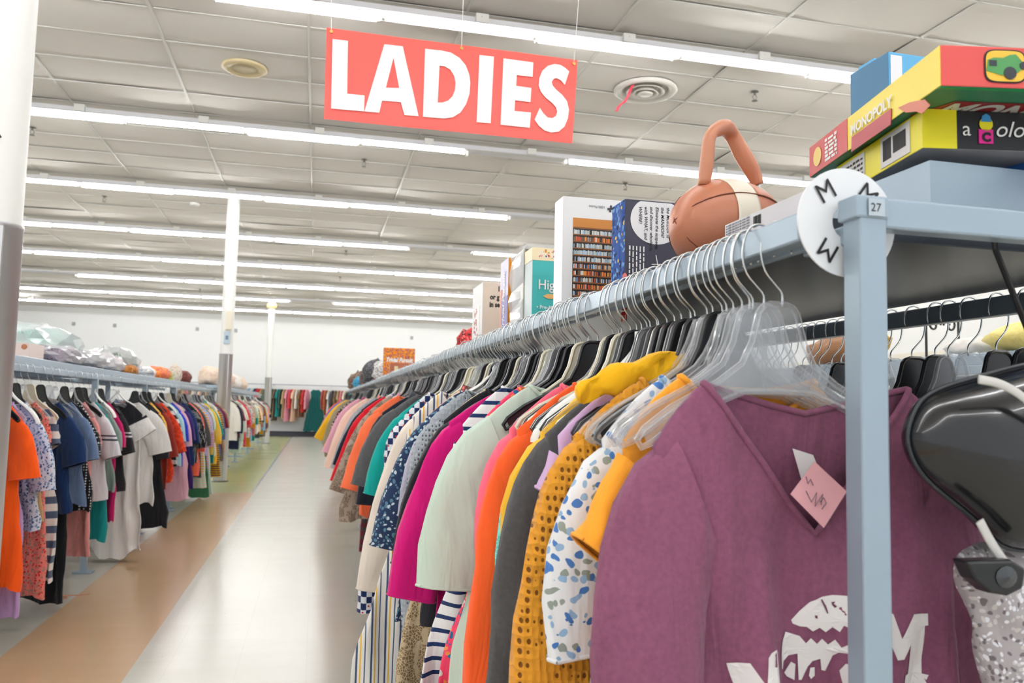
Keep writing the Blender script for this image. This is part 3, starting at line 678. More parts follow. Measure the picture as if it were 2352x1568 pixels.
# ---- the near, individually recognisable garments on the right rack: (y, name, label, category, material, mesh options, dx, rz)
F = fabric
near = [
 (1.000, 'tee', 'amber orange tee just behind the maroon V-neck, cuff sticking out', 'shirt', F('solid', (252, 168, 52)), dict(sw=.205, bw=.235, L=.6, nw=.11, nd=.05, sl=.11, sa=54, sr=.088, se=.085, seed=2), .01, .14),
 (1.060, 'blouse', 'white blouse with blue flower print behind the amber tee', 'blouse', F('floral', (236, 238, 240), (76, 124, 190), (150, 184, 216), (150, 160, 150)), dict(sw=.195, bw=.225, L=.62, nw=.10, nd=.06, sl=.22, sa=76, se=.085, seed=3), 0, .03),
 (1.120, 'sweater', 'mustard open-knit sweater with long sleeves near the front of the rack', 'sweater', F('knit', (222, 152, 44), (120, 70, 14)), dict(sw=.215, bw=.25, L=.72, nw=.10, nd=.08, sl=.62, sa=81, sr=.088, se=.088, t=.026, seed=4), .0, .02),
 (1.175, 'top', 'lilac top peeking out above the mustard knit sweater', 'shirt', F('solid', (214, 178, 220)), dict(sw=.22, bw=.23, L=.55, nw=.11, nd=.06, sl=.05, sa=66, se=.08, seed=5), 0, .0),
 (1.235, 'sweater', 'charcoal grey long-sleeved sweatshirt between orange and mustard garments', 'sweater', F('heather', (84, 83, 84)), dict(sw=.225, bw=.25, L=.7, nw=.10, nd=.06, sl=.60, sa=75, sr=.088, se=.07, t=.024, seed=6), .0, .0),
 (1.30, 'tee', 'golden yellow tee edge showing between charcoal and turquoise garments', 'shirt', F('solid', (252, 196, 60)), dict(sw=.21, bw=.23, L=.6, nw=.1, nd=.06, sl=.16, sa=70, seed=7), 0, 0),
 (1.35, 'blouse', 'turquoise lace blouse with scalloped sleeve beside the orange top', 'blouse', F('lace', (138, 226, 214), (90, 190, 180)), dict(sw=.195, bw=.225, L=.66, nw=.1, nd=.06, sl=.30, sa=77, se=.09, seed=8), 0, .04),
 (1.43, 'top', 'bright orange long-sleeved top with a wide turned cuff', 'shirt', F('solid', (252, 98, 42)), dict(sw=.22, bw=.25, L=.74, nw=.1, nd=.07, sl=.47, sa=77, sr=.085, se=.08, seed=9), 0, 0),
 (1.52, 'top', 'candy pink long top between the orange top and pale mint tee', 'dress', F('solid', (255, 112, 136)), dict(sw=.215, bw=.26, L=.9, nw=.1, nd=.07, sl=.36, sa=82, se=.08, seed=10, flare=.03), 0, 0),
 (1.66, 'tee', 'pale mint boxy tee with wide short sleeves', 'shirt', F('solid', (204, 224, 208)), dict(sw=.24, bw=.27, L=.6, nw=.12, nd=.05, sl=.27, sa=66, sr=.10, se=.098, seed=11), -.01, .05),
 (1.74, 'dress', 'hot pink dress with blue tropical leaf print under the mint tee', 'dress', F('floral', (244, 72, 108), (40, 110, 150), (246, 150, 80), (236, 220, 210)), dict(sw=.2, bw=.27, L=1.0, nw=.1, nd=.1, sl=.1, sa=70, seed=12, flare=.08), -.03, 0),
 (1.81, 'dress', 'white dress with thin navy stripes hanging below the black tee', 'dress', F('stripe_h', (240, 240, 240), (36, 56, 100)), dict(sw=.2, bw=.30, L=1.0, nw=.1, nd=.07, sl=.12, sa=70, seed=13, flare=.06), -.05, 0),
 (1.89, 'tee', 'black cotton tee hanging between mint and magenta tops', 'shirt', F('solid', (36, 38, 44)), dict(sw=.22, bw=.235, L=.62, nw=.1, nd=.06, sl=.32, sa=72, seed=14), .01, .02),
 (2.02, 'top', 'bright magenta top with three-quarter sleeves', 'shirt', F('solid', (208, 20, 118)), dict(sw=.24, bw=.25, L=.66, nw=.09, nd=.06, sl=.38, sa=68, sr=.085, se=.075, seed=15), -.01, .0),
 (2.13, 'tee', 'black tee on the far side of the magenta top', 'shirt', F('solid', (34, 36, 42)), dict(sw=.225, bw=.25, L=.62, nw=.1, nd=.06, sl=.33, sa=66, seed=16), -.02, .0),
 (2.22, 'cardigan', 'beige crocheted lace top with scalloped edge', 'sweater', F('lace', (206, 186, 152), (140, 118, 84)), dict(sw=.21, bw=.31, L=.80, nw=.09, nd=.06, sl=.2, sa=72, seed=17), -.02, 0),
 (2.33, 'sweater', 'grey-blue open-knit fuzzy sweater with long sleeves', 'sweater', F('knit', (168, 176, 184), (84, 90, 98)), dict(sw=.215, bw=.29, L=1.0, nw=.1, nd=.07, sl=.65, sa=80, sr=.085, se=.085, t=.03, seed=18), -.04, 0),
 (2.45, 'tee', 'lavender grey marl tee beside the beige sequinned edge', 'shirt', F('heather', (184, 182, 200)), dict(sw=.22, bw=.24, L=.6, nw=.1, nd=.06, sl=.24, sa=68, seed=19), -.01, 0),
 (2.54, 'blouse', 'navy blouse with small white sprig print', 'blouse', F('print', (44, 60, 92), (200, 214, 220), (90, 130, 150)), dict(sw=.22, bw=.28, L=.7, nw=.1, nd=.06, sl=.36, sa=66, se=.09, seed=20), -.02, 0),
 (2.64, 'blouse', 'peach lace blouse between lavender tee and cream top', 'blouse', F('lace', (252, 206, 172), (236, 150, 100)), dict(sw=.215, bw=.25, L=.68, nw=.1, nd=.06, sl=.3, sa=66, seed=21), -.01, 0),
 (2.76, 'dress', 'white dress striped lengthways in navy and yellow', 'dress', F('stripe_v', (240, 238, 232), (70, 86, 120), (240, 190, 70)), dict(sw=.2, bw=.34, L=.98, nw=.1, nd=.08, sl=.1, sa=70, seed=22, flare=.03), -.05, 0),
 (2.90, 'top', 'cream silky top with long loose sleeve', 'blouse', F('solid', (240, 228, 214)), dict(sw=.22, bw=.30, L=.8, nw=.1, nd=.06, sl=.56, sa=72, se=.09, seed=23), -.02, 0),
 (3.06, 'dress', 'navy dress with white check and red squares', 'dress', F('check', (30, 46, 92), (228, 230, 236), (200, 40, 40)), dict(sw=.2, bw=.34, L=.8, nw=.1, nd=.08, sl=.14, sa=64, seed=24), -.05, 0),
 (3.28, 'tee', 'teal green short-sleeved tee', 'shirt', F('solid', (14, 158, 148)), dict(sw=.23, bw=.26, L=.6, nw=.1, nd=.06, sl=.28, sa=58, sr=.09, se=.08, seed=25), -.02, .03),
 (3.62, 'tee', 'dark grey tee with an open rolled sleeve left of the teal tee', 'shirt', F('heather', (92, 92, 94)), dict(sw=.235, bw=.27, L=.62, nw=.1, nd=.06, sl=.28, sa=60, sr=.1, se=.095, seed=26), -.03, .05),
 (3.95, 'polo', 'black polo shirt with collar standing up', 'shirt', F('solid', (30, 34, 44)), dict(sw=.235, bw=.28, L=.72, nw=.09, nd=.04, sl=.38, sa=68, collar=True, seed=27), -.03, .0),
 (4.30, 'tee', 'coral orange tee beside the black polo shirt', 'shirt', F('solid', (252, 122, 78)), dict(sw=.235, bw=.28, L=.62, nw=.1, nd=.06, sl=.36, sa=62, seed=28), -.05, .0),
 (4.55, 'tee', 'black tee between the coral and red tees', 'shirt', F('solid', (38, 40, 48)), dict(sw=.225, bw=.25, L=.62, nw=.1, nd=.06, sl=.30, sa=62, seed=29), -.02, .0),
 (4.85, 'top', 'taupe lace top with a scalloped hem below the coral tee', 'blouse', F('lace', (176, 158, 140), (110, 92, 76)), dict(sw=.22, bw=.36, L=.72, nw=.1, nd=.06, sl=.45, sa=58, seed=30), -.05, .0),
 (5.20, 'tee', 'scarlet red tee in the middle stretch of the rack', 'shirt', F('solid', (212, 26, 42)), dict(sw=.235, bw=.30, L=.66, nw=.1, nd=.06, sl=.42, sa=64, seed=31), -.05, .0),
 (5.60, 'tee', 'navy tee just beyond the scarlet red tee', 'shirt', F('solid', (30, 34, 50)), dict(sw=.235, bw=.28, L=.66, nw=.1, nd=.06, sl=.36, sa=62, seed=32), -.04, .0),
 (6.05, 'tee', 'light grey marl tee beyond the navy and red tees', 'shirt', F('heather', (176, 178, 182)), dict(sw=.235, bw=.30, L=.66, nw=.1, nd=.06, sl=.4, sa=64, seed=33), -.05, .0),
 (6.9, 'blouse', 'pale peach blouse with a ruffled cuff', 'blouse', F('solid', (250, 216, 196)), dict(sw=.24, bw=.32, L=.72, nw=.1, nd=.06, sl=.46, sa=66, se=.1, seed=34), -.06, .0),
 (7.5, 'tee', 'black tee beyond the pale peach blouse', 'shirt', F('solid', (32, 34, 40)), dict(sw=.235, bw=.3, L=.66, nw=.1, nd=.06, sl=.34, sa=62, seed=35), -.04, .0),
 (8.2, 'blouse', 'soft pink blouse on the far stretch', 'blouse', F('solid', (240, 176, 194)), dict(sw=.24, bw=.32, L=.7, nw=.1, nd=.06, sl=.42, sa=64, seed=36), -.06, .0),
 (9.2, 'tee', 'black and pink flowered tee on the far stretch', 'shirt', F('floral', (34, 34, 38), (230, 130, 150), (220, 210, 200)), dict(sw=.24, bw=.32, L=.68, nw=.1, nd=.06, sl=.34, sa=60, seed=37), -.06, .0),
 (10.1, 'tee', 'khaki tee on the far stretch below the mustard one', 'shirt', F('solid', (156, 144, 112)), dict(sw=.24, bw=.36, L=.7, nw=.1, nd=.06, sl=.42, sa=62, seed=38), -.08, .0),
 (11.0, 'tee', 'mustard yellow tee near the far end of the rack', 'shirt', F('solid', (244, 186, 44)), dict(sw=.25, bw=.36, L=.64, nw=.1, nd=.06, sl=.44, sa=56, seed=39), -.08, .0),
 (12.1, 'tee', 'royal blue tee near the far end of the rack', 'shirt', F('solid', (30, 110, 190)), dict(sw=.25, bw=.36, L=.66, nw=.1, nd=.06, sl=.4, sa=60, seed=40), -.08, .0),
 (13.1, 'tee', 'orange red tee close to the far end of the rack', 'shirt', F('solid', (240, 84, 48)), dict(sw=.25, bw=.36, L=.66, nw=.1, nd=.06, sl=.4, sa=60, seed=41), -.08, .0),
]
RIGHT = 'on the long right rack'
hk = ['clear', 'black', 'clear', 'black', 'black', 'frost', 'white', 'black', 'clear', 'cream', 'black', 'frost']
random.seed(11); taken = []
for i, (y, nm, lab, cat, m, opt, dx, rz) in enumerate(near):
    o_ = dict(opt)
    if y < 2.2: o_['nu'] = 64; o_['nv'] = 22
    me = garment_mesh(**o_)
    place(nm, me, m, RX+dx, y, RZ, rz+random.uniform(-.03, .03), lab, cat)
    hanger(hk[i % len(hk)], RX+dx*.3, y, RZ, rz+random.uniform(-.04, .04), RIGHT); taken.append(y)

# ---- automatically varied fill garments
PAT = [('plain', 'solid', 1), ('marl', 'heather', 1), ('plain', 'solid', 1), ('striped', 'stripe_h', 2), ('flowered', 'floral', 3), ('plain', 'solid', 1), ('printed', 'print', 3),
       ('spotted', 'dots', 2), ('plaid', 'plaid', 2), ('lacy', 'lace', 2), ('plain', 'solid', 1)]
SH = [('tee', 'shirt', dict(sl=.22, sa=62, L=.62)), ('top', 'shirt', dict(sl=.36, sa=70, L=.64)), ('blouse', 'blouse', dict(sl=.55, sa=78, L=.68, se=.06)),
      ('vest', 'shirt', dict(sl=0, L=.6, nw=.11, nd=.12)), ('dress', 'dress', dict(sl=.2, sa=64, L=.98, flare=.05)), ('shirt', 'shirt', dict(sl=.3, sa=64, L=.68, collar=True)),
      ('tunic', 'shirt', dict(sl=.4, sa=72, L=.8))]
used_labels = set()
def auto_run(ys, posf, z, where, group, seed, maxreach=None, longp=.12, shapes=None, hkind=None, avoid=(), res=(24, 10), hang=True, cols=None, rz0=0, tilt=0):
    R = random.Random(seed); ds = []
    names_ = cols or list(K)
    last = ''
    for i, y in enumerate(ys):
        while True:
            c1 = R.choice(names_)
            if c1 != last: break
        last = c1
        pat, kind, nc = R.choice(PAT)
        c2 = R.choice([n for n in K if n != c1]); c3 = R.choice(['white', 'cream', 'yellow', 'coral', 'sky'])
        m = fabric(kind, *[K[c] for c in (c1, c2, c3)[:nc]])
        sh = R.choice(shapes or SH)
        if sh[0] == 'dress' and R.random() > longp*4: sh = SH[0]
        o_ = dict(sh[2]); o_['seed'] = R.randint(50, 52); o_['L'] = round(o_['L']*(R.choice((1, 1, 1.12, 1.3)) if sh[0] != 'dress' else R.choice((1, 1.15))), 3); o_['nu'], o_['nv'] = res
        if maxreach: o_['sl'] = min(o_['sl'], maxreach)
        ds.append((pat+' '+c1+' '+sh[0] if nc == 1 else c1+' '+pat+' '+sh[0], sh, o_, m, y))
    for i, (d, sh, o_, m, y) in enumerate(ds):
        a = ds[i-1][0] if i else 'the rack end'; c = ds[i+1][0] if i < len(ds)-1 else 'the rack end'
        lab = '%s %s between %s and %s' % (d, where, a, c)
        if len(lab.split()) > 16: lab = '%s %s before %s' % (d, where, c)
        if lab in used_labels:
            lab = '%s %s between %s and %s' % (d, where.split(' the ')[-1], a, c)
        k = 0
        while lab in used_labels:
            k += 1; lab = '%s, %s' % (d, ['hanging closer in', 'a little farther along', 'toward the end', 'near the middle', 'set slightly askew'][k % 5])+' '+where
            if k > 6: break
        used_labels.add(lab)
        (x_, y_) = posf(y); rz = rz0+tilt+R.uniform(-.07, .07)
        place(sh[0], garment_mesh(**o_), m, x_+(R.uniform(-.012, .012) if not rz0 else 0), y_, z, rz, lab, sh[1], group)
        if hang: hanger(hkind or R.choice(hk), x_, y_, z, rz, where)

fill = []
y = 2.25
while y < 15.6:
    step = .085+.012*(y-2)
    y += step
    if all(abs(y-t) > .055 for t in taken): fill.append(y)
auto_run(fill, lambda q: (RX+.012, q), RZ, 'on the right rack', 'garments filling the long right rack', 21, maxreach=.22, longp=.1)
# extra bare hooks/hangers crowding the right rail
R = random.Random(5); y = .957
while y < 8:
    if not (1.50 < y < 1.62):
        hanger(R.choice(['frost', 'clear', 'frost'] if y < 1.12 else ['black', 'black', 'clear', 'frost', 'black', 'cream']), RX+R.uniform(-.004, .006), y, RZ, R.uniform(-.12, .12), RIGHT)
    y += R.choice((.022, .028, .035))*(1+.42*max(0, y-1.2))

# ---- nearest: maroon V-neck tee with white graphic
mx, my = .615, .935
mar = F('heather', (140, 84, 110))
me = garment_mesh(sw=.225, bw=.27, L=.66, nw=.148, nd=.185, nb=.035, v=True, sl=.34, sa=77, sr=.088, se=.085, t=.028, fold=.017, seed=77, nu=96, nv=36, z0=-.205, drop=.075)
shirt = place('v_neck_tee', me, mar, mx, my, RZ, .0, 'maroon V-neck tee with white graphic, nearest garment behind the steel post', 'shirt')
bv = BVHTree.FromPolygons([v.co[:] for v in me.vertices], [p.vertices[:] for p in me.polygons])
def on_shirt(x, z):   # x,z world -> local point on the front surface
    l = bv.ray_cast(Vector((x-mx, -1, z-RZ)), Vector((0, 1, 0)))
    return (x-mx, (l[0].y if l[0] else -.03)-.0012, z-RZ)
def decal(loops_px, name, m, yy=.915, cell=.012, crop=None):
    w2 = [[pix(px, py, yy) for px, py in lp] for lp in loops_px]
    import bmesh
    vs, fs = tri_fill(w2); bm = bmesh.new()
    bvs = [bm.verts.new((p.x, 0, p.y)) for p in vs]
    for f in fs:
        try: bm.faces.new([bvs[i] for i in f])
        except ValueError: pass
    for _ in range(3):
        ed = [e for e in bm.edges if e.calc_length() > cell]
        if not ed: break
        bmesh.ops.subdivide_edges(bm, edges=ed, cuts=1, use_grid_fill=True)
        bmesh.ops.triangulate(bm, faces=[f for f in bm.faces if len(f.verts) > 4])
    for v_ in bm.verts: v_.co = Vector(on_shirt(v_.co.x, v_.co.z))
    me2 = bpy.data.meshes.new(name); bm.to_mesh(me2); bm.free(); me2.materials.append(m)
    o = bpy.data.objects.new(name, me2); COL.objects.link(o); o.parent = shirt; return o
prt = mat('screen_print', (238, 234, 232), .8)
def g4(x, y): return (1600+x/3.128, 1300+y/3.128)
decal([[g4(*p) for p in ((240,712),(360,682),(435,820),(448,620),(475,590),(530,575),(548,600),(538,668),(556,900),(560,1150),(500,1150),(300,900))]], 'printed_letter', prt)
decal([[g4(*p) for p in ((1395,340),(1420,345),(1470,520),(1535,335),(1630,328),(1632,412),(1612,418),(1630,775),(1665,780),(1670,1000),(1500,1000),(1512,790),(1535,780),(1530,560),(1490,670),(1450,678),(1410,560))]], 'printed_letter', prt)
decal([[g4(*p) for p in ((710,400),(760,330),(820,260),(890,215),(960,200),(1040,200),(1150,215),(1200,300),(1220,400),(1180,430),(1130,400),(1080,395),(1060,430),(1020,410),(1000,460),(960,430),(920,470),(880,440),(840,470),(800,440),(760,440),(720,425))]], 'printed_picture', prt)
decal([[g4(*p) for p in ((680,490),(760,510),(800,560),(830,520),(870,560),(900,520),(940,560),(980,520),(1010,570),(1040,540),(1100,560),(1160,520),(1200,560),(1210,700),(1150,640),(1100,700),(1060,600),(1000,610),(975,640),(940,760),(915,755),(900,670),(850,690),(820,730),(780,830),(760,830),(750,640),(700,660),(660,700),(635,750),(620,740),(630,650),(655,540))]], 'printed_picture', prt)
decal([[g4(*p) for p in ((715,705),(740,720),(735,835),(690,815),(675,790))]], 'printed_picture', prt)
decal([[g4(*p) for p in ((838,740),(868,735),(875,800),(850,825),(832,800))]], 'printed_picture', prt)
decal([[g4(*p) for p in ((1030,680),(1200,660),(1210,900),(1040,900),(1010,740))]], 'printed_picture', prt)
for lp in (((880,235),(890,232),(915,280),(930,330),(922,332),(905,290)), ((845,350),(860,352),(862,372),(848,370)), ((950,250),(975,245),(965,262),(985,280),(970,290),(955,270))):
    o = decal([[g4(*p) for p in lp]], 'printed_crack', mat('print_gap', (112, 60, 84), .8)); o.location.y -= .0008
# label + pink price tag pinned at the back neck
b = MB(); w3 = [pix(*p, .925) for p in ((1825, 1030), (1872, 1045), (1888, 1085), (1845, 1100))]
b.quad(*[(p[0]-mx, 0, p[1]-RZ) for p in w3]); b.quad(*[(p[0]-mx, .0008, p[1]-RZ) for p in w3]); b.obj('care_label', mat('satin_label', (232, 228, 228), .5), shirt, loc=(0, -.006, 0))
b = MB(); w3 = [pix(*p, .905) for p in ((1858, 1058), (1931, 1126), (1879, 1209), (1803, 1132))]
P4 = [(p[0]-mx, .905-my-.012, p[1]-RZ) for p in w3]
b.quad(*P4); b.quad(*[(x, y+.0006, z) for x, y, z in P4]); ptag = b.obj('price_tag', mat('pink_paper', (240, 178, 184), .7), shirt)
b = MB()
for st in (((1838,1092),(1842,1108),(1848,1098),(1854,1112)), ((1838,1125),(1850,1150),(1862,1128),(1858,1160),(1876,1132),(1872,1156)), ((1870,1150),(1878,1140),(1884,1152),(1874,1166))):
    q = [pix(*p, .904) for p in st]; b.tube([(x-mx, .904-my-.0125, z-RZ) for x, z in q], .0006, 4)
b.obj('handwriting', mat('pencil', (96, 84, 100), .7), ptag)
hanger('frost', RX+.012, my, RZ, .02, '', label='wide clear plastic hanger inside the maroon V-neck tee')
# mustard top draped over hangers
b = MB(); rows = []
path = [pix(*p, 1.12) for p in ((1330, 895), (1360, 862), (1430, 835), (1500, 815), (1580, 800))]
low = [pix(*p, 1.12) for p in ((1338, 925), (1395, 912), (1450, 906), (1515, 892), (1600, 868))]
for k, (p, q) in enumerate(zip(catmull([(a, c_, 0) for a, c_ in path], 4, False), catmull([(a, c_, 0) for a, c_ in low], 4, False))):
    rg = []
    for j in range(12):
        th = 2*math.pi*j/12; cx = (p.x+q.x)/2; cz = (p.y+q.y)/2; rr = math.hypot(p.x-q.x, p.y-q.y)/2
        ux, uz = (p.x-q.x)/(2*rr), (p.y-q.y)/(2*rr)
        q_ = noise.noise(Vector((k*.35, math.cos(th)*2.2, 3)))
        rg.append((cx+ux*rr*math.cos(th)*(1+.12*q_), 1.135+.013*math.sin(th)+.02*q_, cz+uz*rr*math.cos(th)*(1+.12*q_)+.004*math.sin(k*1.1+th)))
    rows.append(rg)
b.loft(rows, True, True, True)
tag(b.obj('top', F('solid', (250, 188, 28)), smooth=True), 'bright yellow top bunched high on a hanger behind the clear hangers', 'shirt')

# ------------------------------------------------------------------ racks
def rail_part(root, x, z, y0, y1, name='rail'):
    b = MB(); b.box2((x-.0125, y0, z-.034), (x+.0125, y1, z)); b.obj(name, paint, root, bevel=.003)
# right rack
root = empty('clothes_rack', (0, .86, 0))
Y0, Y1 = .86, 15.8
def rb(name, lo, hi, m=paint, bev=.003):
    b = MB(); b.box2((lo[0], lo[1]-.86, lo[2]), (hi[0], hi[1]-.86, hi[2])); return b.obj(name, m, root, bevel=bev)
rb('rail', (RX-.0125, .85, RZ-.036), (RX+.0125, Y1, RZ)); rb('rail', (1.19, .875, 1.385), (1.215, Y1, 1.42), mat('slate_paint', (112, 128, 142), .35, .1))
rb('shelf', (.60, .90, 1.425), (1.17, Y1, 1.45), dark_steel, .002)
rb('shelf_edge', (.594, .90, 1.405), (.602, Y1, 1.456)); 
rb('post', (.596, .80, 0), (.632, .832, 1.445)); rb('post', (1.25, .80, 0), (1.284, .832, 1.445))
rb('end_bar', (.632, .803, 1.416), (1.25, .829, 1.452))
rb('post_cap', (.590, .798, 1.425), (.634, .834, 1.452)); rb('arm', (.60, .832, 1.40), (.63, .92, 1.424), paint)
for yy in (3.3, 5.7, 8.1, 10.5, 12.9, 15.7):
    rb('post', (.89-.017, yy, 0), (.89+.017, yy+.034, 1.43)); rb('foot', (.45, yy-.02, 0), (1.3, yy+.05, .045)); rb('arm', (.565, yy+.002, 1.40), (1.19, yy+.03, 1.424), paint)
rb('foot', (.42, .79, 0), (1.35, .84, .045))
tag(root, 'long blue-grey steel double rack on the right, its post closest to the viewer', 'clothes rack', 'steel clothes racks')
# shallow steel tray standing on the near end of the shelf
b = MB(); b.box2((.765, .885, 1.452), (1.2, 1.45, 1.462)); b.box2((.765, .885, 1.452), (1.2, .893, 1.533)); b.box2((.765, .893, 1.462), (.773, 1.442, 1.533)); b.box2((1.192, .893, 1.462), (1.2, 1.45, 1.533)); b.box2((.765, 1.442, 1.452), (1.2, 1.45, 1.533))
tag(b.obj('steel_tray', paint), 'blue-grey steel tray at the near end of the right shelf', 'tray')
# size divider disc
root = empty('size_divider', (.652, .915, 1.45))
b = MB(); n = 56; ro, ri = .066, .02
def circ(r, y): return [(r*math.cos(2*math.pi*k/n), y, r*math.sin(2*math.pi*k/n)) for k in range(n)]
b.loft([circ(ri, -.0012), circ(ro, -.0012), circ(ro, .0012), circ(ri, .0012), circ(ri, -.0012)])
dsc = b.obj('disc', mat('divider_white', (240, 243, 246), .3), root)
for ang, px, pz in ((32, -.030, .036), (-38, .028, .036), (148, -.028, -.036)):
    a = math.radians(ang); xd = (math.cos(a), 0, math.sin(a)); yd = (-math.sin(a), 0, math.cos(a))
    text('M', .034, (px-.012*yd[0]*1.0, -.003, pz-.012*yd[2]), xd, yd, ink, dsc, align='CENTER')
tag(root, 'round white size divider marked M beside the near post', 'size divider')
root.location = (.609, .842, 1.429)
# sticker on the post top
b = MB(); b.box2((-.001, -.0012, -.0), (.020, 0, .020)); st = b.obj('number_sticker', mat('sticker', (186, 200, 210), .5), loc=(.606, .7968, 1.4275))
text('27', .014, (.001, -.0016, .005), (1, 0, 0), (0, 0, 1), ink, st); tag(st, 'small sticker printed 27 at the top of the near post', 'sticker')
# label strip at shelf edge
b = MB(); b.box2((-.006, 0, 0), (.012, .25, .034)); st = b.obj('card_box', mat('printed_card', (226, 222, 226), .6), loc=(.606, .875, 1.452), bevel=.001)
for k in range(7): print_line(.07, .0045, (-.0066, .245, .029-k*.004), (0, -1, 0), (0, 0, 1), mat('grey_ink', (120, 120, 128), .6), st)
b = MB()
R = random.Random(4); q = .145
while q < .165: w_ = R.uniform(.0005, .0015); b.box2((-.0068, q, .012), (-.006, q+w_, .028)); q += w_+R.uniform(.001, .002)
b.obj('barcode', ink, st)
tag(st, 'white printed box side lying along the rail next to the football bag', 'box')

def left_rack(name, x, zr, y0, y1, lab, depth=.62, posts=(), low=False):
    root = empty('clothes_rack', (x, y0, 0))
    def rb(nm, lo, hi, m=paint, bev=.003):
        b = MB(); b.box2(lo, hi); return b.obj(nm, m, root, bevel=bev)
    Ln = y1-y0
    rb('rail', (-.0125, 0, zr-.036), (.0125, Ln, zr)); rb('rail', (-depth-.0125, 0, zr-.036), (-depth+.0125, Ln, zr))
    rb('shelf', (-depth+.06, 0, zr+.006), (-.06, Ln, zr+.055))
    for p in posts:
        q = p-y0
        rb('post', (-.02, q-.018, 0), (.018, q+.018, zr-.036)); rb('post', (-depth/2-.018, q+1.7, 0), (-depth/2+.018, q+1.736, zr))
        rb('arm', (-depth, q-.014, zr-.03), (0, q+.014, zr+.004)); rb('base_plate', (-.06, q-.05, 0), (.06, q+.05, .012))
        rb('foot', (-depth-.1, q+1.68, .0), (.02, q+1.76, .03))
    tag(root, lab, 'clothes rack', 'steel clothes racks'); return root
LX, LZ = -1.51, 1.365
left_rack('l1', LX, LZ, 3.4, 12.6, 'blue-grey steel rack on the left between the thick pillar and slim column', posts=(6.24, 7.95, 9.55))
left_rack('l2', LX, 1.40, 14.0, 24.0, 'blue-grey steel rack on the left beyond the slim column', posts=(14.1, 17, 20, 23.5))
# far wall rack (rail runs along x)
root = empty('clothes_rack', (-4, 29.9, 0))
def fb(nm, lo, hi, m=paint):
    b = MB(); b.box2(lo, hi); return b.obj(nm, m, root)
fb('rail', (-8, -.0125, 1.80), (8, .0125, 1.83), mat('grey_rail', (120, 124, 132), .4, .5))
for k in range(8): fb('arm', (-7.5+2*k, 0, 1.78), (-7.47+2*k, .66, 1.80))
fb('base', (-8, .0, 0), (8, .6, .12), mat('dark_base', (46, 48, 58), .6))
tag(root, 'grey wall rail with clothes along the far white wall', 'clothes rack', 'steel clothes racks')

# ------------------------------------------------------------------ left rack garments (hand set where recognisable)
LEFT = 'on the near left rack'
lf = [
 (4.35, 'tee', 'purple tee hard against the left pillar', 'shirt', F('solid', (104, 52, 160)), dict(sl=.12, sa=70, L=.9), -.10),
 (4.50, 'blouse', 'bright orange blouse with flared short sleeves beside the left pillar', 'blouse', F('solid', (255, 92, 20)), dict(sl=.28, sa=62, L=.86, sr=.09, se=.10), .02),
 (4.62, 'top', 'lilac long top hanging beside the orange blouse', 'dress', F('solid', (196, 160, 212)), dict(sl=.2, sa=74, L=1.12, bw=.2), .0),
 (4.74, 'blouse', 'blue and white flowered blouse with gathered cuffs', 'blouse', F('floral', (214, 220, 234), (70, 92, 140), (120, 150, 190)), dict(sl=.38, sa=70, L=.62, se=.09), .02),
 (4.86, 'tee', 'tan tee between the flowered blouse and the navy tee', 'shirt', F('solid', (196, 158, 108)), dict(sl=.22, sa=76, L=.6), .0),
 (4.97, 'dress', 'coral red patterned dress hanging below the flowered blouse', 'dress', F('print', (238, 130, 120), (214, 40, 34), (160, 140, 120)), dict(sl=.1, sa=70, L=1.1, bw=.24), .0),
 (5.08, 'dress', 'dress with wide grey-blue and white stripes', 'dress', F('stripe_wide', (82, 96, 122), (232, 226, 220)), dict(sl=.12, sa=70, L=1.05, bw=.25), .0),
 (5.25, 'tee', 'navy blue short-sleeved tee', 'shirt', F('solid', (24, 50, 92)), dict(sl=.28, sa=60, L=.6, sr=.1, se=.1), .03),
 (5.40, 'dress', 'long black dress under the denim blue tee', 'dress', F('solid', (22, 24, 28)), dict(sl=.14, sa=70, L=1.22, bw=.24), .0),
 (5.52, 'tee', 'faded denim blue tee with frayed cuffs', 'shirt', F('denim', (112, 134, 170)), dict(sl=.27, sa=58, L=.6, sr=.095, se=.095), .02),
 (5.70, 'blouse', 'black blouse with tiny white speckles on the sleeve', 'blouse', F('dots', (28, 28, 32), (220, 220, 220)), dict(sl=.26, sa=58, L=.66), .02),
 (5.86, 'dress', 'salmon pink dress with textured skirt', 'dress', F('heather', (226, 150, 146)), dict(sl=.2, sa=70, L=1.04, bw=.25), .01),
 (6.00, 'jersey', 'pale grey jersey with dark bands round the sleeve', 'shirt', F('cuffed', (216, 216, 220), (60, 62, 74)), dict(sl=.3, sa=58, L=.62, sr=.09, se=.085), .03),
 (6.12, 'dress', 'teal dress showing below the grey tee', 'dress', F('solid', (20, 140, 140)), dict(sl=.26, sa=60, L=1.0, bw=.25), .02),
 (6.26, 'tee', 'sage grey tee next to the raspberry top', 'shirt', F('solid', (128, 142, 136)), dict(sl=.26, sa=60, L=.6), .02),
 (6.40, 'top', 'raspberry pink loose top with pointed hem', 'blouse', F('solid', (184, 20, 92)), dict(sl=.22, sa=64, L=.78, bw=.3, wave=.05), .03),
 (6.56, 'tee', 'black tee with a white band at the cuff beside the raspberry top', 'shirt', F('cuffed', (40, 40, 42), (210, 210, 210)), dict(sl=.3, sa=60, L=.62), .03),
]
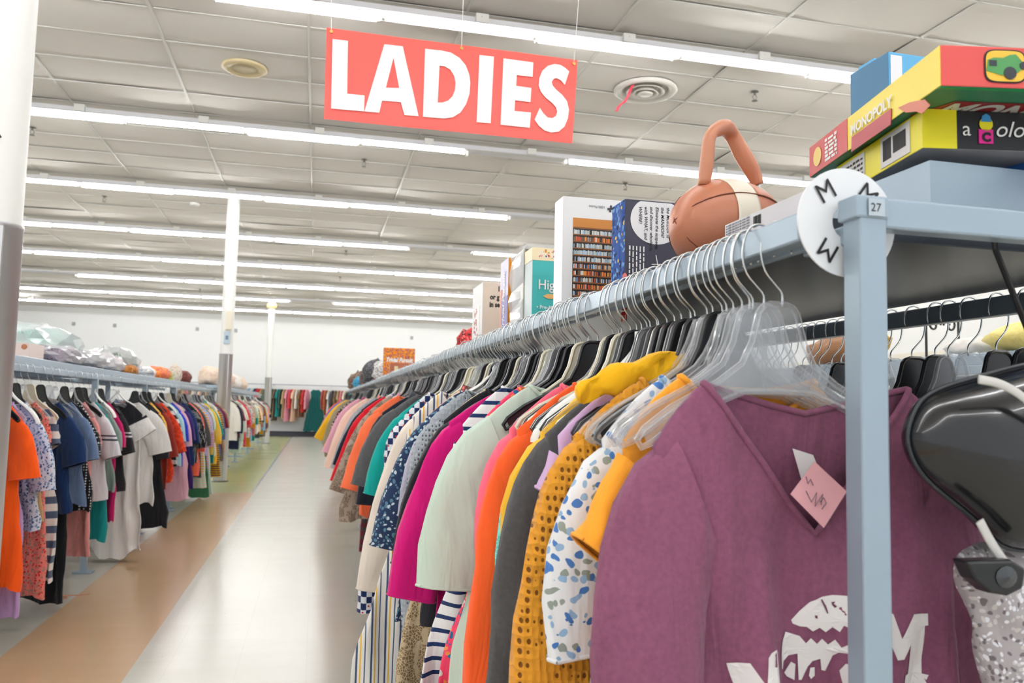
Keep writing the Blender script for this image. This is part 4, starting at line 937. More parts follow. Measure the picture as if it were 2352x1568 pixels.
for i, (y, nm, lab, cat, m, opt, dx) in enumerate(lf):
    o_ = dict(opt); o_.setdefault('seed', 60+i % 4); o_['nu'] = 32; o_['nv'] = 14; o_['sw'] = .192; o_['sl'] *= .78; o_['bw'] = min(o_.get('bw', .215), .215)
    if o_['L'] > .9: o_['L'] -= .10
    y -= .17; rz_ = -.52+random.uniform(-.08, .06)
    place(nm, garment_mesh(**o_), m, LX+dx, y, LZ, rz_, lab, cat)
    hanger(hk[(i+3) % len(hk)], LX, y, LZ, rz_, LEFT)
# black-and-white tunic turned towards the aisle
place('tunic', garment_mesh(sw=.21, bw=.235, L=1.12, nw=.10, nd=.08, sl=.12, sa=50, sr=.11, se=.12, fold=.016, seed=90, nu=64, nv=22, wave=.03), F('block', K['black'], (232, 229, 226)),
      LX+.05, 6.62, LZ, -.05, 'long white tunic with slanting black top, turned towards the aisle', 'dress')
hanger('frost', LX+.03, 6.62, LZ, -.05, '', label='clear hanger carrying the black and white tunic')
b = MB(); b.box2((-.03, -.001, -.022), (.03, .001, .022)); tag(b.obj('price_tag', mat('pale_blue_paper', (176, 216, 226), .7), loc=(LX-.05, 6.575, 1.10)), 'pale blue price tag on the black top of the white tunic', 'tag')
place('tunic', garment_mesh(sw=.215, bw=.25, L=.80, nw=.1, nd=.08, sl=.27, sa=62, sr=.11, se=.12, fold=.014, seed=91, nu=40, nv=16, wave=.02), F('solid', (222, 220, 216)),
      LX+.06, 6.92, LZ, -.05, 'off-white wide-sleeved tunic just behind the black and white one', 'blouse')
hanger('white', LX, 6.92, LZ, 0, LEFT)
lf2 = [
 (7.55, 'dress', 'long black crinkled dress right of the white tunic', 'dress', F('solid', (32, 32, 36)), dict(sl=.4, sa=70, L=1.05, bw=.33), .03),
 (7.72, 'blouse', 'yellow, orange and red flowered blouse', 'blouse', F('floral', (246, 214, 80), (232, 72, 40), (236, 130, 40), (120, 190, 200)), dict(sl=.3, sa=66, L=.95, bw=.22), .02),
 (7.90, 'cardigan', 'dark brick red cardigan beside the flowered blouse', 'sweater', F('heather', (142, 50, 40)), dict(sl=.42, sa=68, L=.76), .03),
 (8.10, 'blouse', 'orange-red lace blouse with draped sleeve', 'blouse', F('lace', (226, 72, 38), (170, 40, 20)), dict(sl=.4, sa=64, L=.72, se=.11), .04),
 (8.34, 'top', 'black and white banded top right of the orange-red lace', 'shirt', F('stripe_wide', (30, 30, 34), (220, 220, 218)), dict(sl=.34, sa=66, L=.6), .03),
 (8.55, 'tee', 'pale aqua tee on the left rack', 'shirt', F('solid', (176, 214, 222)), dict(sl=.28, sa=66, L=.6), .03),
 (8.74, 'top', 'royal blue top on the left rack', 'shirt', F('solid', (42, 60, 190)), dict(sl=.3, sa=66, L=.62), .03),
 (8.92, 'dress', 'pale pink satin dress on the left rack', 'dress', F('solid', (234, 184, 200)), dict(sl=.36, sa=70, L=.98, bw=.28), .03),
 (9.14, 'dress', 'deep purple dress on the left rack', 'dress', F('solid', (60, 40, 110)), dict(sl=.3, sa=68, L=.9, bw=.3), .03),
 (9.42, 'top', 'navy top with wide sleeve right of the purple dress', 'shirt', F('solid', (34, 54, 100)), dict(sl=.36, sa=64, L=.66), .04),
]
for i, (y, nm, lab, cat, m, opt, dx) in enumerate(lf2):
    o_ = dict(opt); o_.setdefault('seed', 60+i % 4); o_['nu'] = 28; o_['nv'] = 12; o_['sw'] = .2; o_['sl'] *= .85
    rz_ = -.36+random.uniform(-.08, .06)
    place(nm, garment_mesh(**o_), m, LX+dx, y, LZ, rz_, lab, cat)
    hanger(hk[(i+1) % len(hk)], LX, y, LZ, rz_, LEFT)
ys = [9.6+.16*k for k in range(19)]
auto_run(ys, lambda q: (LX+.04, q), LZ, 'on the near left rack', 'garments on the near left rack', 31, shapes=SH[:3]+SH[4:], tilt=-.3)
ys = [14.2+.24*k for k in range(38)]
auto_run(ys, lambda q: (LX+.05, q), 1.40, 'on the left rack beyond the column', 'garments on the far left rack', 32, shapes=SH[:3]+SH[5:], res=(18, 8), tilt=-.25, cols=['mint', 'white', 'black', 'red', 'tan', 'sky', 'charcoal', 'cream', 'brown', 'mustard', 'pink', 'navy', 'teal', 'grey'])
ys = [4.0+.30*k for k in range(22)]
auto_run(ys, lambda q: (LX-.62, q), LZ, 'on the hidden side of the near left rack', 'garments on the back of the left rack', 33, res=(18, 8), maxreach=.2, hang=False, cols=['black', 'charcoal', 'navy', 'brown', 'grey', 'burgundy', 'cream', 'white'])
ys = [q for q in [-4.6+.11*k for k in range(56)] if not -.22 < q < .16]
auto_run(ys, lambda q: (q, 29.9), 1.86, 'along the far wall', 'garments along the far wall', 34, res=(18, 8), rz0=1.2, longp=.25, hang=False, shapes=[SH[2], SH[4], SH[6], SH[4]], cols=['black', 'navy', 'white', 'peach', 'tan', 'red', 'charcoal', 'sky', 'cream', 'brown', 'grey', 'burgundy', 'pink', 'teal'])
# long green gown at the far wall
place('gown', garment_mesh(sw=.2, bw=.35, L=1.46, nw=.1, nd=.1, sl=0, flare=.06, fold=.03, seed=95, nu=48, nv=14), F('solid', (22, 84, 82)), -.02, 29.62, 1.86, .3, 'long dark green gown hanging on the far wall rail', 'dress')
# right side of the right rack: clear and black hangers plus dark garments
R = random.Random(9); y = 1.0
while y < 2.9:
    hanger(R.choice(['black', 'clear', 'clear', 'frost', 'black']), 1.203, y, 1.42, R.uniform(-.1, .1), 'on the back rail of the right rack', flip=True); y += R.choice((.035, .05, .065))
auto_run([1.12+.12*k for k in range(14)], lambda q: (1.205, q), 1.42, 'on the back rail', 'garments on the back rail of the right rack', 35, cols=['black', 'charcoal', 'navy', 'grey', 'white', 'cream'], hang=False, maxreach=.25, shapes=SH[:4])

# ------------------------------------------------------------------ goods on the right shelf
ZS = 1.4505
def gbox(name, label, cat, x0, x1, y0, y1, z0, z1, mats, rz=0, bev=.0015):
    """mats: front,right,back,left,top,bottom"""
    b = MB(); cx, cy_ = (x0+x1)/2, (y0+y1)/2
    b.box2((x0-cx, y0-cy_, 0), (x1-cx, y1-cy_, z1-z0), mats=[0, 1, 2, 3, 4, 5])
    o = b.obj(name, mats, loc=(cx, cy_, z0), rz=rz, bevel=bev); tag(o, label, cat); o['_h'] = 0; del o['_h']; return o
def M1(rgb, r=.45): return mat('card_%d_%d_%d' % tuple(rgb), rgb, r)
# 1 white and cream box "or g / in se"
w_, cr = M1((232, 232, 232)), M1((226, 214, 200))
o = gbox('book', 'cream boxed book with black slab lettering, farthest of the upright row', 'book', .62, .80, 3.12, 3.33, ZS, 1.69, [cr, cr, cr, w_, w_, w_])
hx, hy = .09, .105
for t_, z_, s_, x_ in (('I', .205, .028, .062), ('or g', .172, .028, .03), ('in se', .142, .028, .028)): text(t_, s_, (-hx+x_, -hy-.001, z_), (1, 0, 0), (0, 0, 1), ink, o, bold=.0012, sx=.8)
b = MB()
for k in range(5): b.tube([(-hx+.02+.022*k, -hy-.001, .02+.012*(k % 2)), (-hx+.035+.022*k, -hy-.001, .045-.01*(k % 3)), (-hx+.05+.02*k, -hy-.001, .03+.014*((k+1) % 2))], .0006, 4)
b.obj('line_drawing', mat('grey_ink', (120, 120, 128), .6), o)
b = MB(); b.box2((-hx-.0012, -.05, .02), (-hx, .06, .15)); pn = b.obj('side_panel', M1((244, 238, 236)), o)
b = MB(); R = random.Random(2)
for k in range(22): yy = R.uniform(-.035, .045); zz = R.uniform(.03, .14); b.box2((-hx-.002, yy, zz), (-hx-.0012, yy+R.uniform(.006, .016), zz+R.uniform(.004, .014)))
b.obj('red_print', M1((196, 110, 118)), pn)
# 2 lavender game box
lav = mat('lavender_card', (196, 190, 226), .4, bump=.02); org = M1((232, 150, 30)); prp = M1((118, 110, 176))
o = gbox('game_box', 'lavender and orange game box standing on its side, Trivial Pursuit lettering', 'game box', .62, .85, 2.68, 2.80, ZS, 1.71, [org, org, org, lav, lav, lav])
b = MB(); b.box2((-.1162, -.058, 0), (-.115, .058, .13)); b.obj('spine_panel', prp, o)
b = MB(); b.box2((-.1166, .030, 0), (-.115, .058, .16)); b.obj('spine_panel', M1((206, 120, 90)), o)
text('Trivial Pursuit', .05, (-.1172, -.018, .005), (0, 0, 1), (0, 1, 0), white_ink, o, bold=.001, shear=.3, sx=.75)
# 3 wrapped beige case
bg = M1((214, 208, 180)); o = gbox('boxed_set', 'beige boxed set wrapped in cloudy polythene beside the teal box', 'box', .62, .82, 2.47, 2.62, ZS, 1.70, [bg, bg, bg, w_, w_, w_])
b = MB(); b.box2((-.095, -.078, .12), (-.085, -.0755, .25)); b.obj('shadow_gap', ink, o)  # solid black strip drawn as the shade of a narrow gap
b = MB(); b.box2((-.085, -.0765, .0), (.08, -.0755, .12)); b.obj('photo_panel', F('print', (206, 196, 170), (230, 190, 160), (150, 150, 140)), o)
b = MB(); rr = []
for k in range(9):
    z = k/8*.27-.005
    rr.append([(-.104-.010*math.sin(z*40), -.085-.008*math.sin(z*55), z), (.105, -.083-.006*math.sin(z*33), z), (.105, .085, z), (-.106-.006*math.cos(z*70), .083, z)])
b.loft(rr, True, True, True); b.obj('wrapper', poly_bag, o, smooth=False)
# 4 teal maths box
teal = M1((64, 182, 180)); crm = M1((250, 232, 192)); pal = M1((206, 220, 222))
o = gbox('book_box', 'teal learning box with white serif words about High school algebra', 'box', .62, .88, 2.36, 2.45, ZS, 1.685, [teal, teal, teal, pal, crm, teal])
b = MB(); b.box2((-.1305, -.0462, .1955), (.1305, -.045, .2345)); b.obj('header_band', crm, o)
b = MB(); b.box2((-.1312, -.045, .1955), (-.13, .045, .2345)); b.obj('header_band', crm, o)
b = MB(); R = random.Random(8)
for k in range(12): b.box2((-.11+.009*k, -.0472, .203+.004*(k % 2)), (-.104+.009*k, -.0462, .222+.004*(k % 3)))
b.obj('header_picture', F('print', (250, 240, 220), (200, 60, 60), (60, 80, 150), (230, 160, 60)), o)
text('Middle', .042, (-.045, -.0475, .145), (1, 0, 0), (0, 0, 1), white_ink, o, bold=.0004, sx=.9)
text('High School', .042, (-.112, -.0475, .108), (1, 0, 0), (0, 0, 1), white_ink, o, bold=.0004, sx=.9)
b = MB(); b.poly([(-.095, .087), (-.082, .080), (.12, .080), (.12, .094), (-.082, .094)], -.0475, -.046); b.obj('pencil', M1((240, 186, 112)), o)
for k, t_ in enumerate(('• Pre-Algebra', '• Algebra', '• Geometry', '• Trigonometry')): text(t_, .0155, (-.115, -.0475, .048-k*.023), (1, 0, 0), (0, 0, 1), white_ink, o, bold=.0003)
b = MB(); b.lathe([(.02, 0), (.02, .02)], 20); me_ = b.mesh('ring', M1((220, 60, 40)))
text('O', .07, (-.025, -.0478, -.005), (1, 0, 0), (0, 0, 1), M1((226, 70, 46)), o, bold=.003)
# 5 puzzle box with bookshelf picture, upside down
wh = M1((240, 240, 240), .35)
o = gbox('puzzle_box', 'white puzzle box with bookshelf photograph, standing upside down', 'puzzle box', .60, .86, 1.985, 2.06, ZS, 1.748, [wh]*6)
fx, fy, H_ = -.13, -.0378, .2975
bx0, bz1 = fx+.028, H_-.055
b = MB(); b.box2((bx0, fy-.0008, 0), (.13, fy, bz1)); pic = b.obj('picture', M1((44, 34, 32)), o)
b = MB(); b.box2((bx0, fy-.0014, bz1-.024), (.13, fy-.0008, bz1)); b.obj('picture_wood', mat('wood_print', (204, 132, 56), .5, bump=0), pic)
pal_ = [(200, 214, 226), (150, 180, 204), (232, 228, 220), (210, 80, 50), (240, 160, 70), (90, 120, 160), (60, 60, 80), (190, 200, 190), (230, 120, 60), (120, 90, 70)]
b = MB(); R = random.Random(6)
zz = bz1-.030; row = 0
while zz > .01:
    xx = bx0+.002
    while xx < .128:
        w1 = R.uniform(.0016, .0036)
        if R.random() < .93:
            b.cur = R.choice((0, 1, 2, 7)) if row in (0, 2, 3, 4) else (R.choice((3, 4, 8, 2, 9)) if row in (1, 6, 8) else R.randrange(10))
            b.quad((xx, fy-.0012, zz-R.uniform(.0125, .0135)), (xx+w1, fy-.0012, zz-.0135), (xx+w1, fy-.0012, zz-R.uniform(0, .003)), (xx, fy-.0012, zz-R.uniform(0, .003)))
        xx += w1+.0003
        if R.random() < .05: xx += .003
    zz -= .0178; row += 1
b.obj('picture_books', [M1(c_) for c_ in pal_], pic)
b = MB()
for k in range(13): b.box2((bx0, fy-.0013, bz1-.0265-.0178*k-.001), (.13, fy-.0009, bz1-.0245-.0178*k))
b.obj('picture_shelves', mat('shelf_print', (150, 92, 50), .5), pic)
b = MB(); b.poly([(.02, .115), (.032, .12), (.045, .05), (.05, .03), (.036, .04), (.028, .06)], fy-.0018, fy-.0014); b.obj('picture_figure', M1((140, 190, 220)), pic)
text('Bookshelf Puzzle', .0095, (.094, fy-.001, H_-.018), (-1, 0, -.03), (0, 0, -1), M1((90, 92, 100)), o)
text('1000 Pieces', .0095, (-.015, fy-.001, H_-.018), (-1, 0, -.03), (0, 0, -1), M1((90, 92, 100)), o)
b = MB()
for dx, dz in ((0, 0), (.006, .001), (-.006, -.001), (.001, .006), (-.001, -.006)): b.box((.0+dx, fy-.001, H_-.024+dz), (.0055, .001, .0055))
b.obj('jigsaw_mark', M1((60, 62, 70)), o)
# 6 mystery game box
ill = F('print', (40, 84, 160), (120, 170, 220), (20, 30, 70), (236, 200, 90)); dk = M1((58, 60, 78)); bl = M1((44, 70, 150))
o = gbox('game_box', 'dark blue mansion mystery game box with WHO and WHERE wording in a white circle', 'game box', .66, .88, 1.70, 1.785, ZS, 1.675, [dk, dk, dk, ill, bl, bl])
fy = -.0428; H_ = .2245
b = MB(); cc = (-.035, H_-.045); pts = []
for k in range(48):
    a = 2*math.pi*k/48; x = cc[0]+.062*math.cos(a); z = cc[1]+.055*math.sin(a)
    pts.append((max(x, -.107), min(z, H_-.003)))
b.poly(pts, fy-.0008, fy); cir = b.obj('text_circle', M1((238, 238, 240)), o)
for k, t_ in enumerate(('WHO committed', 'the MURDER in', 'the MANSION?', 'Eliminate the suspects', 'and discover whodunit,', 'with WHAT, and', 'WHERE!')):
    text(t_, .0108, (.004-.0135*k, fy-.0012, H_-.012-.0005*k), (0, 0, -1), (1, 0, 0), ink, cir, shear=.2, bold=.00015)
b = MB(); b.poly([(-.05, 0), (.03, .115), (.108, .13), (.108, 0)], fy-.0008, fy); brd = b.obj('board_picture', F('print', (150, 120, 180), (240, 220, 120), (200, 60, 60), (236, 236, 230)), o)
for k in range(3):
    b = MB(); b.box((.03+.022*k, fy-.0012, .04+.012*k), (.012, .0006, .05), R=Matrix.Rotation(-.5, 3, 'Y')); b.obj('board_card', M1([(240, 236, 220), (226, 90, 60), (110, 170, 140)][k]), brd)
for k in range(5): print_line(.10, .006, (-.066-.0085*k, fy-.001, .118), (0, 0, -1), (1, 0, 0), white_ink, o, k)
b = MB(); b.tube([(-.035, fy-.001, .10), (-.03, fy-.001, .075), (-.04, fy-.001, .06)], .0012, 5); b.tube([(-.045, fy-.001, .078), (-.015, fy-.001, .08)], .0012, 5); b.obj('candlestick', white_ink, o)
text('CLUE', .045, (-.1106, -.03, .055), (0, 0, -1), (0, -1, 0), M1((214, 40, 40)), o, bold=.002)
# 7 football-shaped handbag
root = empty('football_handbag', (.735, 1.37, 1.541)); lea = mat('brown_leatherette', (186, 118, 88), .36, bump=.05, bscale=90); crl = mat('cream_leatherette', (238, 232, 214), .38)
AX = Vector((.98, .18, -.03)).normalized(); SIDE = Vector((0, 0, 1)).cross(AX).normalized(); UPV = AX.cross(SIDE)
def bally(u):  # radius along the axis, u in -1..1
    return .092*max(0, 1-abs(u)**2.3)**.6
def bsec(u0, u1, nm, m, r_add=0, parent=root, steps=10, n=40):
    b = MB(); rg = []
    for k in range(steps+1):
        u = u0+(u1-u0)*k/steps; r = bally(u)+r_add
        ring = []
        for j in range(n):
            th = 2*math.pi*j/n; rr = r*(1-.035*max(0, 1-abs(math.sin(2*(th+.4)))*6)) if r_add == 0 else r
            ring.append(AX*(u*.118)+SIDE*rr*math.cos(th)+UPV*rr*math.sin(th))
        rg.append(ring)
    b.loft(rg, True, True, True); return b.obj(nm, m, parent, smooth=True)
bsec(-1, -.36, 'body', lea, steps=18); bsec(-.36, .02, 'stripe', crl, .001); bsec(.02, 1, 'body', lea, steps=16)
b = MB()
for j in range(4):
    th = math.pi/2*j-.55
    pts = []
    for k in range(15):
        u = -1+k/14*2; r = bally(u)+.0012; pts.append(AX*(u*.118)+SIDE*r*math.cos(th)+UPV*r*math.sin(th))
    b.tube(pts, .0012, 5)
b.obj('seam', mat('dark_seam', (120, 62, 44), .5), root)
def lp(x, z, y=1.35): return Vector((x-.735, y-1.37, z-1.533))
b = MB(); hp = [pix(*p, 1.36) for p in ((1605, 432), (1612, 380), (1618, 325), (1640, 302), (1672, 290), (1700, 300), (1722, 340), (1748, 385), (1760, 415))]
pts = catmull([(x-.735, [-.03, -.03, -.03, -.02, 0, .02, .02, .02, .02][k], z-1.541) for k, (x, z) in enumerate(hp)], 4, False)
b.tube(pts, [.0125+.0015*math.sin(k*.55)+.004*math.sin(k/len(pts)*3.14) for k in range(len(pts))], 12, flat=.8); b.obj('handle', mat('tan_leatherette', (196, 130, 98), .38), root, smooth=True)
b = MB(); b.tube([pts[-1], pts[-1]+Vector((0, 0, -.014))], .005, 8); b.obj('handle_ring', chrome, root)
tag(root, 'brown football-shaped handbag with cream stripe and looped handle', 'handbag')
# 8 stack at the near end: colours box, board game box, blue box
ylw = M1((240, 226, 20)); blk = M1((26, 26, 30)); greyb = mat('grey_board', (150, 150, 156), .6)
o = gbox('art_box', 'black and yellow colouring box under the red and yellow game box', 'box', -.14, .14, -.13, .13, 0, .052, [blk, blk, blk, ylw, greyb, greyb])
o.location = (.918, .985, 1.5485); o.rotation_euler.z = -.2
b = MB(); b.box2((-.1405, -.1312, .0), (-.095, -.13, .052)); b.obj('yellow_panel', ylw, o)
b = MB(); b.box2((-.1412, -.10, .004), (-.14, -.02, .048)); bp = b.obj('barcode_panel', M1((216, 214, 212)), o)
b = MB(); R = random.Random(3); q = -.05
while q < -.026: w_ = R.uniform(.0008, .002); b.box2((-.1418, q, .012), (-.1412, q+w_, .042)); q += w_+.0014
q = -.09
while q < -.055: w_ = R.uniform(.0008, .002); b.box2((-.1418, q, .016), (-.1412, q+w_, .04)); q += w_+.0014
b.obj('barcode', ink, bp)
b = MB(); b.box2((-.1412, .03, .006), (-.14, .12, .046)); tp = b.obj('text_panel', M1((206, 206, 206)), o)
for k in range(5): print_line(.08, .0065, (-.1416, .115, .036-.0075*k), (0, -1, 0), (0, 0, 1), ink, tp, k)
text('a', .028, (-.088, -.1315, .018), (1, 0, 0), (0, 0, 1), white_ink, o); text('olour', .03, (-.045, -.1315, .018), (1, 0, 0), (0, 0, 1), white_ink, o, shear=.3)
b = MB(); b.box2((-.066, -.1318, .008), (-.047, -.1305, .027)); pk = b.obj('pink_square', M1((236, 30, 150)), o); text('C', .016, (-.062, -.1324, .011), (1, 0, 0), (0, 0, 1), ink, pk, bold=.001)
b = MB(); b.tube([(-.056, -.1312, .034), (-.056, -.1318, .034)], .009, 16); b.obj('yellow_dot', ylw, o)
b = MB(); b.poly([(-.063, .037), (-.049, .037), (-.051, .045), (-.056, .048), (-.061, .045)], -.1322, -.1305); b.obj('blue_cap', M1((60, 150, 210)), o)
# game box on top
redm = M1((222, 82, 78)); yel = mat('yellow_card', (244, 222, 70), .4); grn = M1((52, 128, 90)); redd = M1((196, 70, 72))
zb = 1.6015; A = Vector((.724, .817)); LD = Vector((.2, .98)).normalized(); WD = Vector((LD.y, -LD.x)); LL, WW = .40, .27
ctr = A+LD*LL/2+WD*WW/2
b = MB(); b.box2((-WW/2, -LL/2, 0), (WW/2, LL/2, .052), mats=[0, 0, 0, 1, 2, 3])
o = b.obj('board_game_box', [redm, yel, redm, grn], loc=(ctr.x, ctr.y, zb), rz=math.atan2(LD.y, LD.x)-math.pi/2, bevel=.0015)
tag(o, 'red, yellow and green board game box, MONOPOLY printed, topmost near the post', 'game box')
wx = -WW/2-.0008
b = MB(); b.box2((wx, LL/2-.145, .0005), (-WW/2, LL/2-.0005, .0515)); rp = b.obj('red_panel', redd, o)
for k in range(6): print_line(.045, .0085, (wx-.0006, LL/2-.065, .040-.0065*k), (0, -1, 0), (0, 0, 1), white_ink, rp, k)
b = MB(); b.tube([(wx-.0005, LL/2-.035, .026), (wx-.001, LL/2-.035, .026)], .016, 18); b.obj('yellow_badge', M1((244, 214, 120)), rp)
b = MB(); b.poly([(0, 0), (.12, 0), (.118, .022), (-.002, .022)], -.0005, .0005); rr_ = b.obj('title_band', M1((178, 52, 62)), o); basis(rr_, (0, -1, 0), (-1, 0, 0), (wx-.0004, LL/2-.162, .016))
text('MONOPOLY', .021, (wx-.0014, LL/2-.160, .0195), (0, -1, 0), (0, 0, 1), white_ink, o, bold=.0006, sx=1.05)
b = MB(); b.poly([(0, 0), (.03, .004), (.066, .014), (.078, .026), (.06, .030), (.045, .022), (.02, .014)], -.0005, .0005); q_ = b.obj('car_print', M1((206, 112, 84)), o); basis(q_, (0, -1, 0), (-1, 0, 0), (wx-.0004, LL/2-.30, .010))
b = MB(); b.poly([(.034, .006), (.05, .01), (.062, .018), (.05, .018)], -.0009, .0001); q2 = b.obj('car_window', M1((240, 214, 160)), q_)
# badge with a green truck on the red end
fy = -LL/2-.0008; b = MB(); pts = []
for k in range(40):
    a = 2*math.pi*k/40; pts.append((-.055+.026*math.copysign(abs(math.cos(a))**.45, math.cos(a)), .027+.021*math.copysign(abs(math.sin(a))**.45, math.sin(a))))
b.poly(pts, fy-.0004, fy+.0005); bd = b.obj('badge', ink, o)
b = MB(); b.poly([(-.055+(x+.055)*.93, .027+(z-.027)*.92) for x, z in pts], fy-.0009, fy); b.obj('badge_field', M1((246, 196, 60)), bd)
tg = M1((78, 152, 84)); b = MB()
b.poly([(-.079, .020), (-.077, .034), (-.070, .037), (-.058, .037), (-.050, .041), (-.042, .042), (-.035, .034), (-.033, .025), (-.040, .019), (-.060, .015)], fy-.0016, fy-.0008); b.obj('truck_print', tg, bd)
b = MB()
for cx_, cz_, rr0 in ((-.050, .018, .008), (-.033, .028, .005)): b.tube([(cx_, fy-.0016, cz_), (cx_, fy-.0022, cz_)], rr0, 16)
b.box((-.071, fy-.0018, .030), (.009, .0008, .007)); b.obj('wheel_print', M1((50, 54, 60)), bd)
# underside lettering
b = MB(); b.quad((-WW/2+.012, -LL/2+.10, -.0006), (WW/2-.01, -LL/2+.10, -.0006), (WW/2-.01, -LL/2+.045, -.0006), (-WW/2+.045, -LL/2+.045, -.0006)); b.obj('title_band', M1((150, 40, 44)), o)
text('MONOPOLY', .058, (-WW/2+.035, -LL/2+.092, -.0012), (1, 0, 0), (0, -1, 0), M1((214, 214, 206)), o, bold=.002, shear=.3, sx=.85)
b = MB(); b.box2((-WW/2+.001, -LL/2+.003, -.0006), (WW/2-.001, -LL/2+.008, 0)); b.obj('bright_edge', M1((24, 160, 80)), o)
for k in range(3): print_line(.05, .012, (-WW/2+.012+.016*k, .02, -.001), (0, 1, 0), (1, 0, 0), M1((30, 60, 44)), o, k)
# blue box behind
bb, b2 = M1((48, 116, 156)), M1((92, 176, 222))
o = gbox('game_box', 'blue box standing tall behind the red and yellow game box', 'box', 1.083, 1.22, 1.36, 1.48, 1.4635, 1.925, [b2, bb, bb, bb, b2, bb]); 
b = MB(); b.box2((-.064, -.0612, .2), (-.038, -.06, .455)); b.obj('white_panel', M1((236, 240, 244)), o)
b = MB(); b.box2((-.055, -.0, .4), (.03, .05, .475)); b.obj('lid_flap', b2, o)
o = gbox('blue_packet', 'crumpled blue packet beside the black and yellow box', 'packet', .93, 1.16, .80, .97, 1.535, 1.556, [M1((40, 100, 176))]*6, rz=.15)
b = MB(); b.loft([[(x, y, z) for x, y, z in ((-.02, -.07, .0), (.11, -.07, .0), (.11, .07, .0), (-.02, .07, .0))], [(.05, -.075, .035), (.115, -.06, .045), (.115, .05, .04), (.06, .05, .03)]], True, True, True)
b.obj('film_fold', mat('blue_film', (90, 150, 220), .25), o, loc=(0, 0, .02))
# far goods: game box, brown box, hats, soft toys
tp_ = F('print', (236, 140, 40), (110, 70, 160), (90, 60, 110), (240, 200, 80))
o = gbox('game_box', 'orange and purple Trivial Pursuit box standing far down the right shelf', 'game box', .66, .98, 8.46, 8.54, ZS, 1.785, [tp_]*6)
text('Trivial Pursuit', .062, (-.14, -.0415, .19), (1, 0, 0), (0, 0, 1), white_ink, o, bold=.003, shear=.3, sx=.78); text('GENUS', .03, (-.08, -.0415, .15), (1, 0, 0), (0, 0, 1), white_ink, o, bold=.001)
o = gbox('game_box', 'small brown box with cream emblem in front of the orange and purple box', 'box', .68, .86, 7.9, 7.98, ZS, 1.60, [M1((176, 100, 66))]*6)
b = MB(); b.box2((-.05, -.0412, .03), (-.015, -.04, .12)); b.obj('emblem', M1((226, 214, 170)), o)
def blob(name, lab, cat, loc, sc, m, seed=0, amp=.25, freq=3, sub=3, group=None, extra=None):
    import bmesh
    bm = bmesh.new(); bmesh.ops.create_icosphere(bm, subdivisions=sub, radius=1)
    for v_ in bm.verts:
        d = v_.co.normalized(); n_ = noise.fractal(d*freq+Vector((seed*3.1, seed, 0)), 1, 2, 3)
        q = d*(1+amp*n_); q.z = max(q.z, -.72); v_.co = Vector((q.x*sc[0], q.y*sc[1], (q.z+.72)*sc[2]))
    me2 = bpy.data.meshes.new(name); bm.to_mesh(me2); bm.free(); me2.materials.append(m)
    for p in me2.polygons: p.use_smooth = True
    o = bpy.data.objects.new(name, me2); COL.objects.link(o); o.location = loc; tag(o, lab, cat, group); return o
o = blob('cap', 'royal blue cap among the goods at the far end of the right shelf', 'hat', (.80, 13.2, ZS), (.15, .15, .2), F('solid', (26, 96, 200)), 1, .05)
b = MB(); b.poly([(-.11, 0), (.11, 0), (.08, .012), (-.08, .012)], -.2, -.08); b.obj('peak', F('solid', (26, 96, 200)), o)
for i, (x, y, s, c_, l) in enumerate(((.72, 15.2, .17, (120, 96, 80), 'brown knitted hat at the very far end of the right shelf'), (.9, 13.9, .15, (200, 170, 140), 'tan soft toy behind the blue cap'),
       (.75, 12.2, .15, (100, 84, 78), 'dark brown cap before the blue cap'), (.74, 14.6, .12, (60, 160, 200), 'small blue and white bundle beside the brown knitted hat'), (.8, 10.0, .13, (240, 80, 70), 'bright red cloth flower at the far stretch of shelf'),
       (.72, 10.4, .16, (90, 92, 96), 'dark grey bundle beside the red cloth flower'), (.74, 9.2, .13, (236, 234, 232), 'white crumpled bag next to the orange and purple box'), (.66, 3.62, .05, (200, 60, 60), 'small red and dark bundle on the shelf before the cream boxed book'))):
    blob('soft_goods', l, 'soft goods', (x, y, ZS), (s, s, s*1.15), F('floral', c_, tuple(min(255, v_+60) for v_ in c_), (60, 50, 50)), i+3, .35, 3)

# ------------------------------------------------------------------ bags on the left shelf
ZL = LZ+.056
def bagged(name, lab, x, y, sx, sy, sz, cols, seed, cat='bag', wrap=True, kind='print'):
    o = blob(name, lab, cat, (x, y, ZL), (sx, sy, sz), F(kind, *cols), seed, .3, 3.2)
    if wrap:
        import bmesh
        bm = bmesh.new(); bmesh.ops.create_icosphere(bm, subdivisions=3, radius=1)
        for v_ in bm.verts:
            d = v_.co.normalized(); n_ = noise.fractal(d*5+Vector((seed, 0, 2)), 1, 2, 3); q = d*(1.12+.28*n_); q.z = max(q.z, -.72)
            v_.co = Vector((q.x*sx, q.y*sy, (q.z+.72)*sz))
        me2 = bpy.data.meshes.new('polythene'); bm.to_mesh(me2); bm.free(); me2.materials.append(poly_bag)
        w2 = bpy.data.objects.new('polythene', me2); COL.objects.link(w2); w2.parent = o
    return o
bagged('bagged_plush', 'big polythene bag of mint green plush beside the left pillar', -1.93, 6.25, .26, .52, .15, ((190, 228, 216), (150, 206, 190), (214, 240, 230)), 1)
bx = M1((226, 206, 196)); o = gbox('carton', 'small beige carton with brown heart-shaped mark beside the left pillar', 'carton', -1.80, -1.665, 5.35, 5.62, ZL, ZL+.095, [bx]*6)
b = MB(); b.tube([(.040, -.1355, .072), (.040, -.137, .072)], .016, 20); b.obj('brown_mark', M1((178, 110, 70)), o); print_line(.05, .014, (-.06, -.1365, .04), (1, 0, 0), (0, 0, 1), ink, o)
bagged('bagged_fabric', 'flat polythene bag of mauve patterned cloth next to the beige carton', -1.72, 5.98, .16, .24, .07, ((150, 130, 150), (200, 180, 200), (90, 80, 96)), 2)
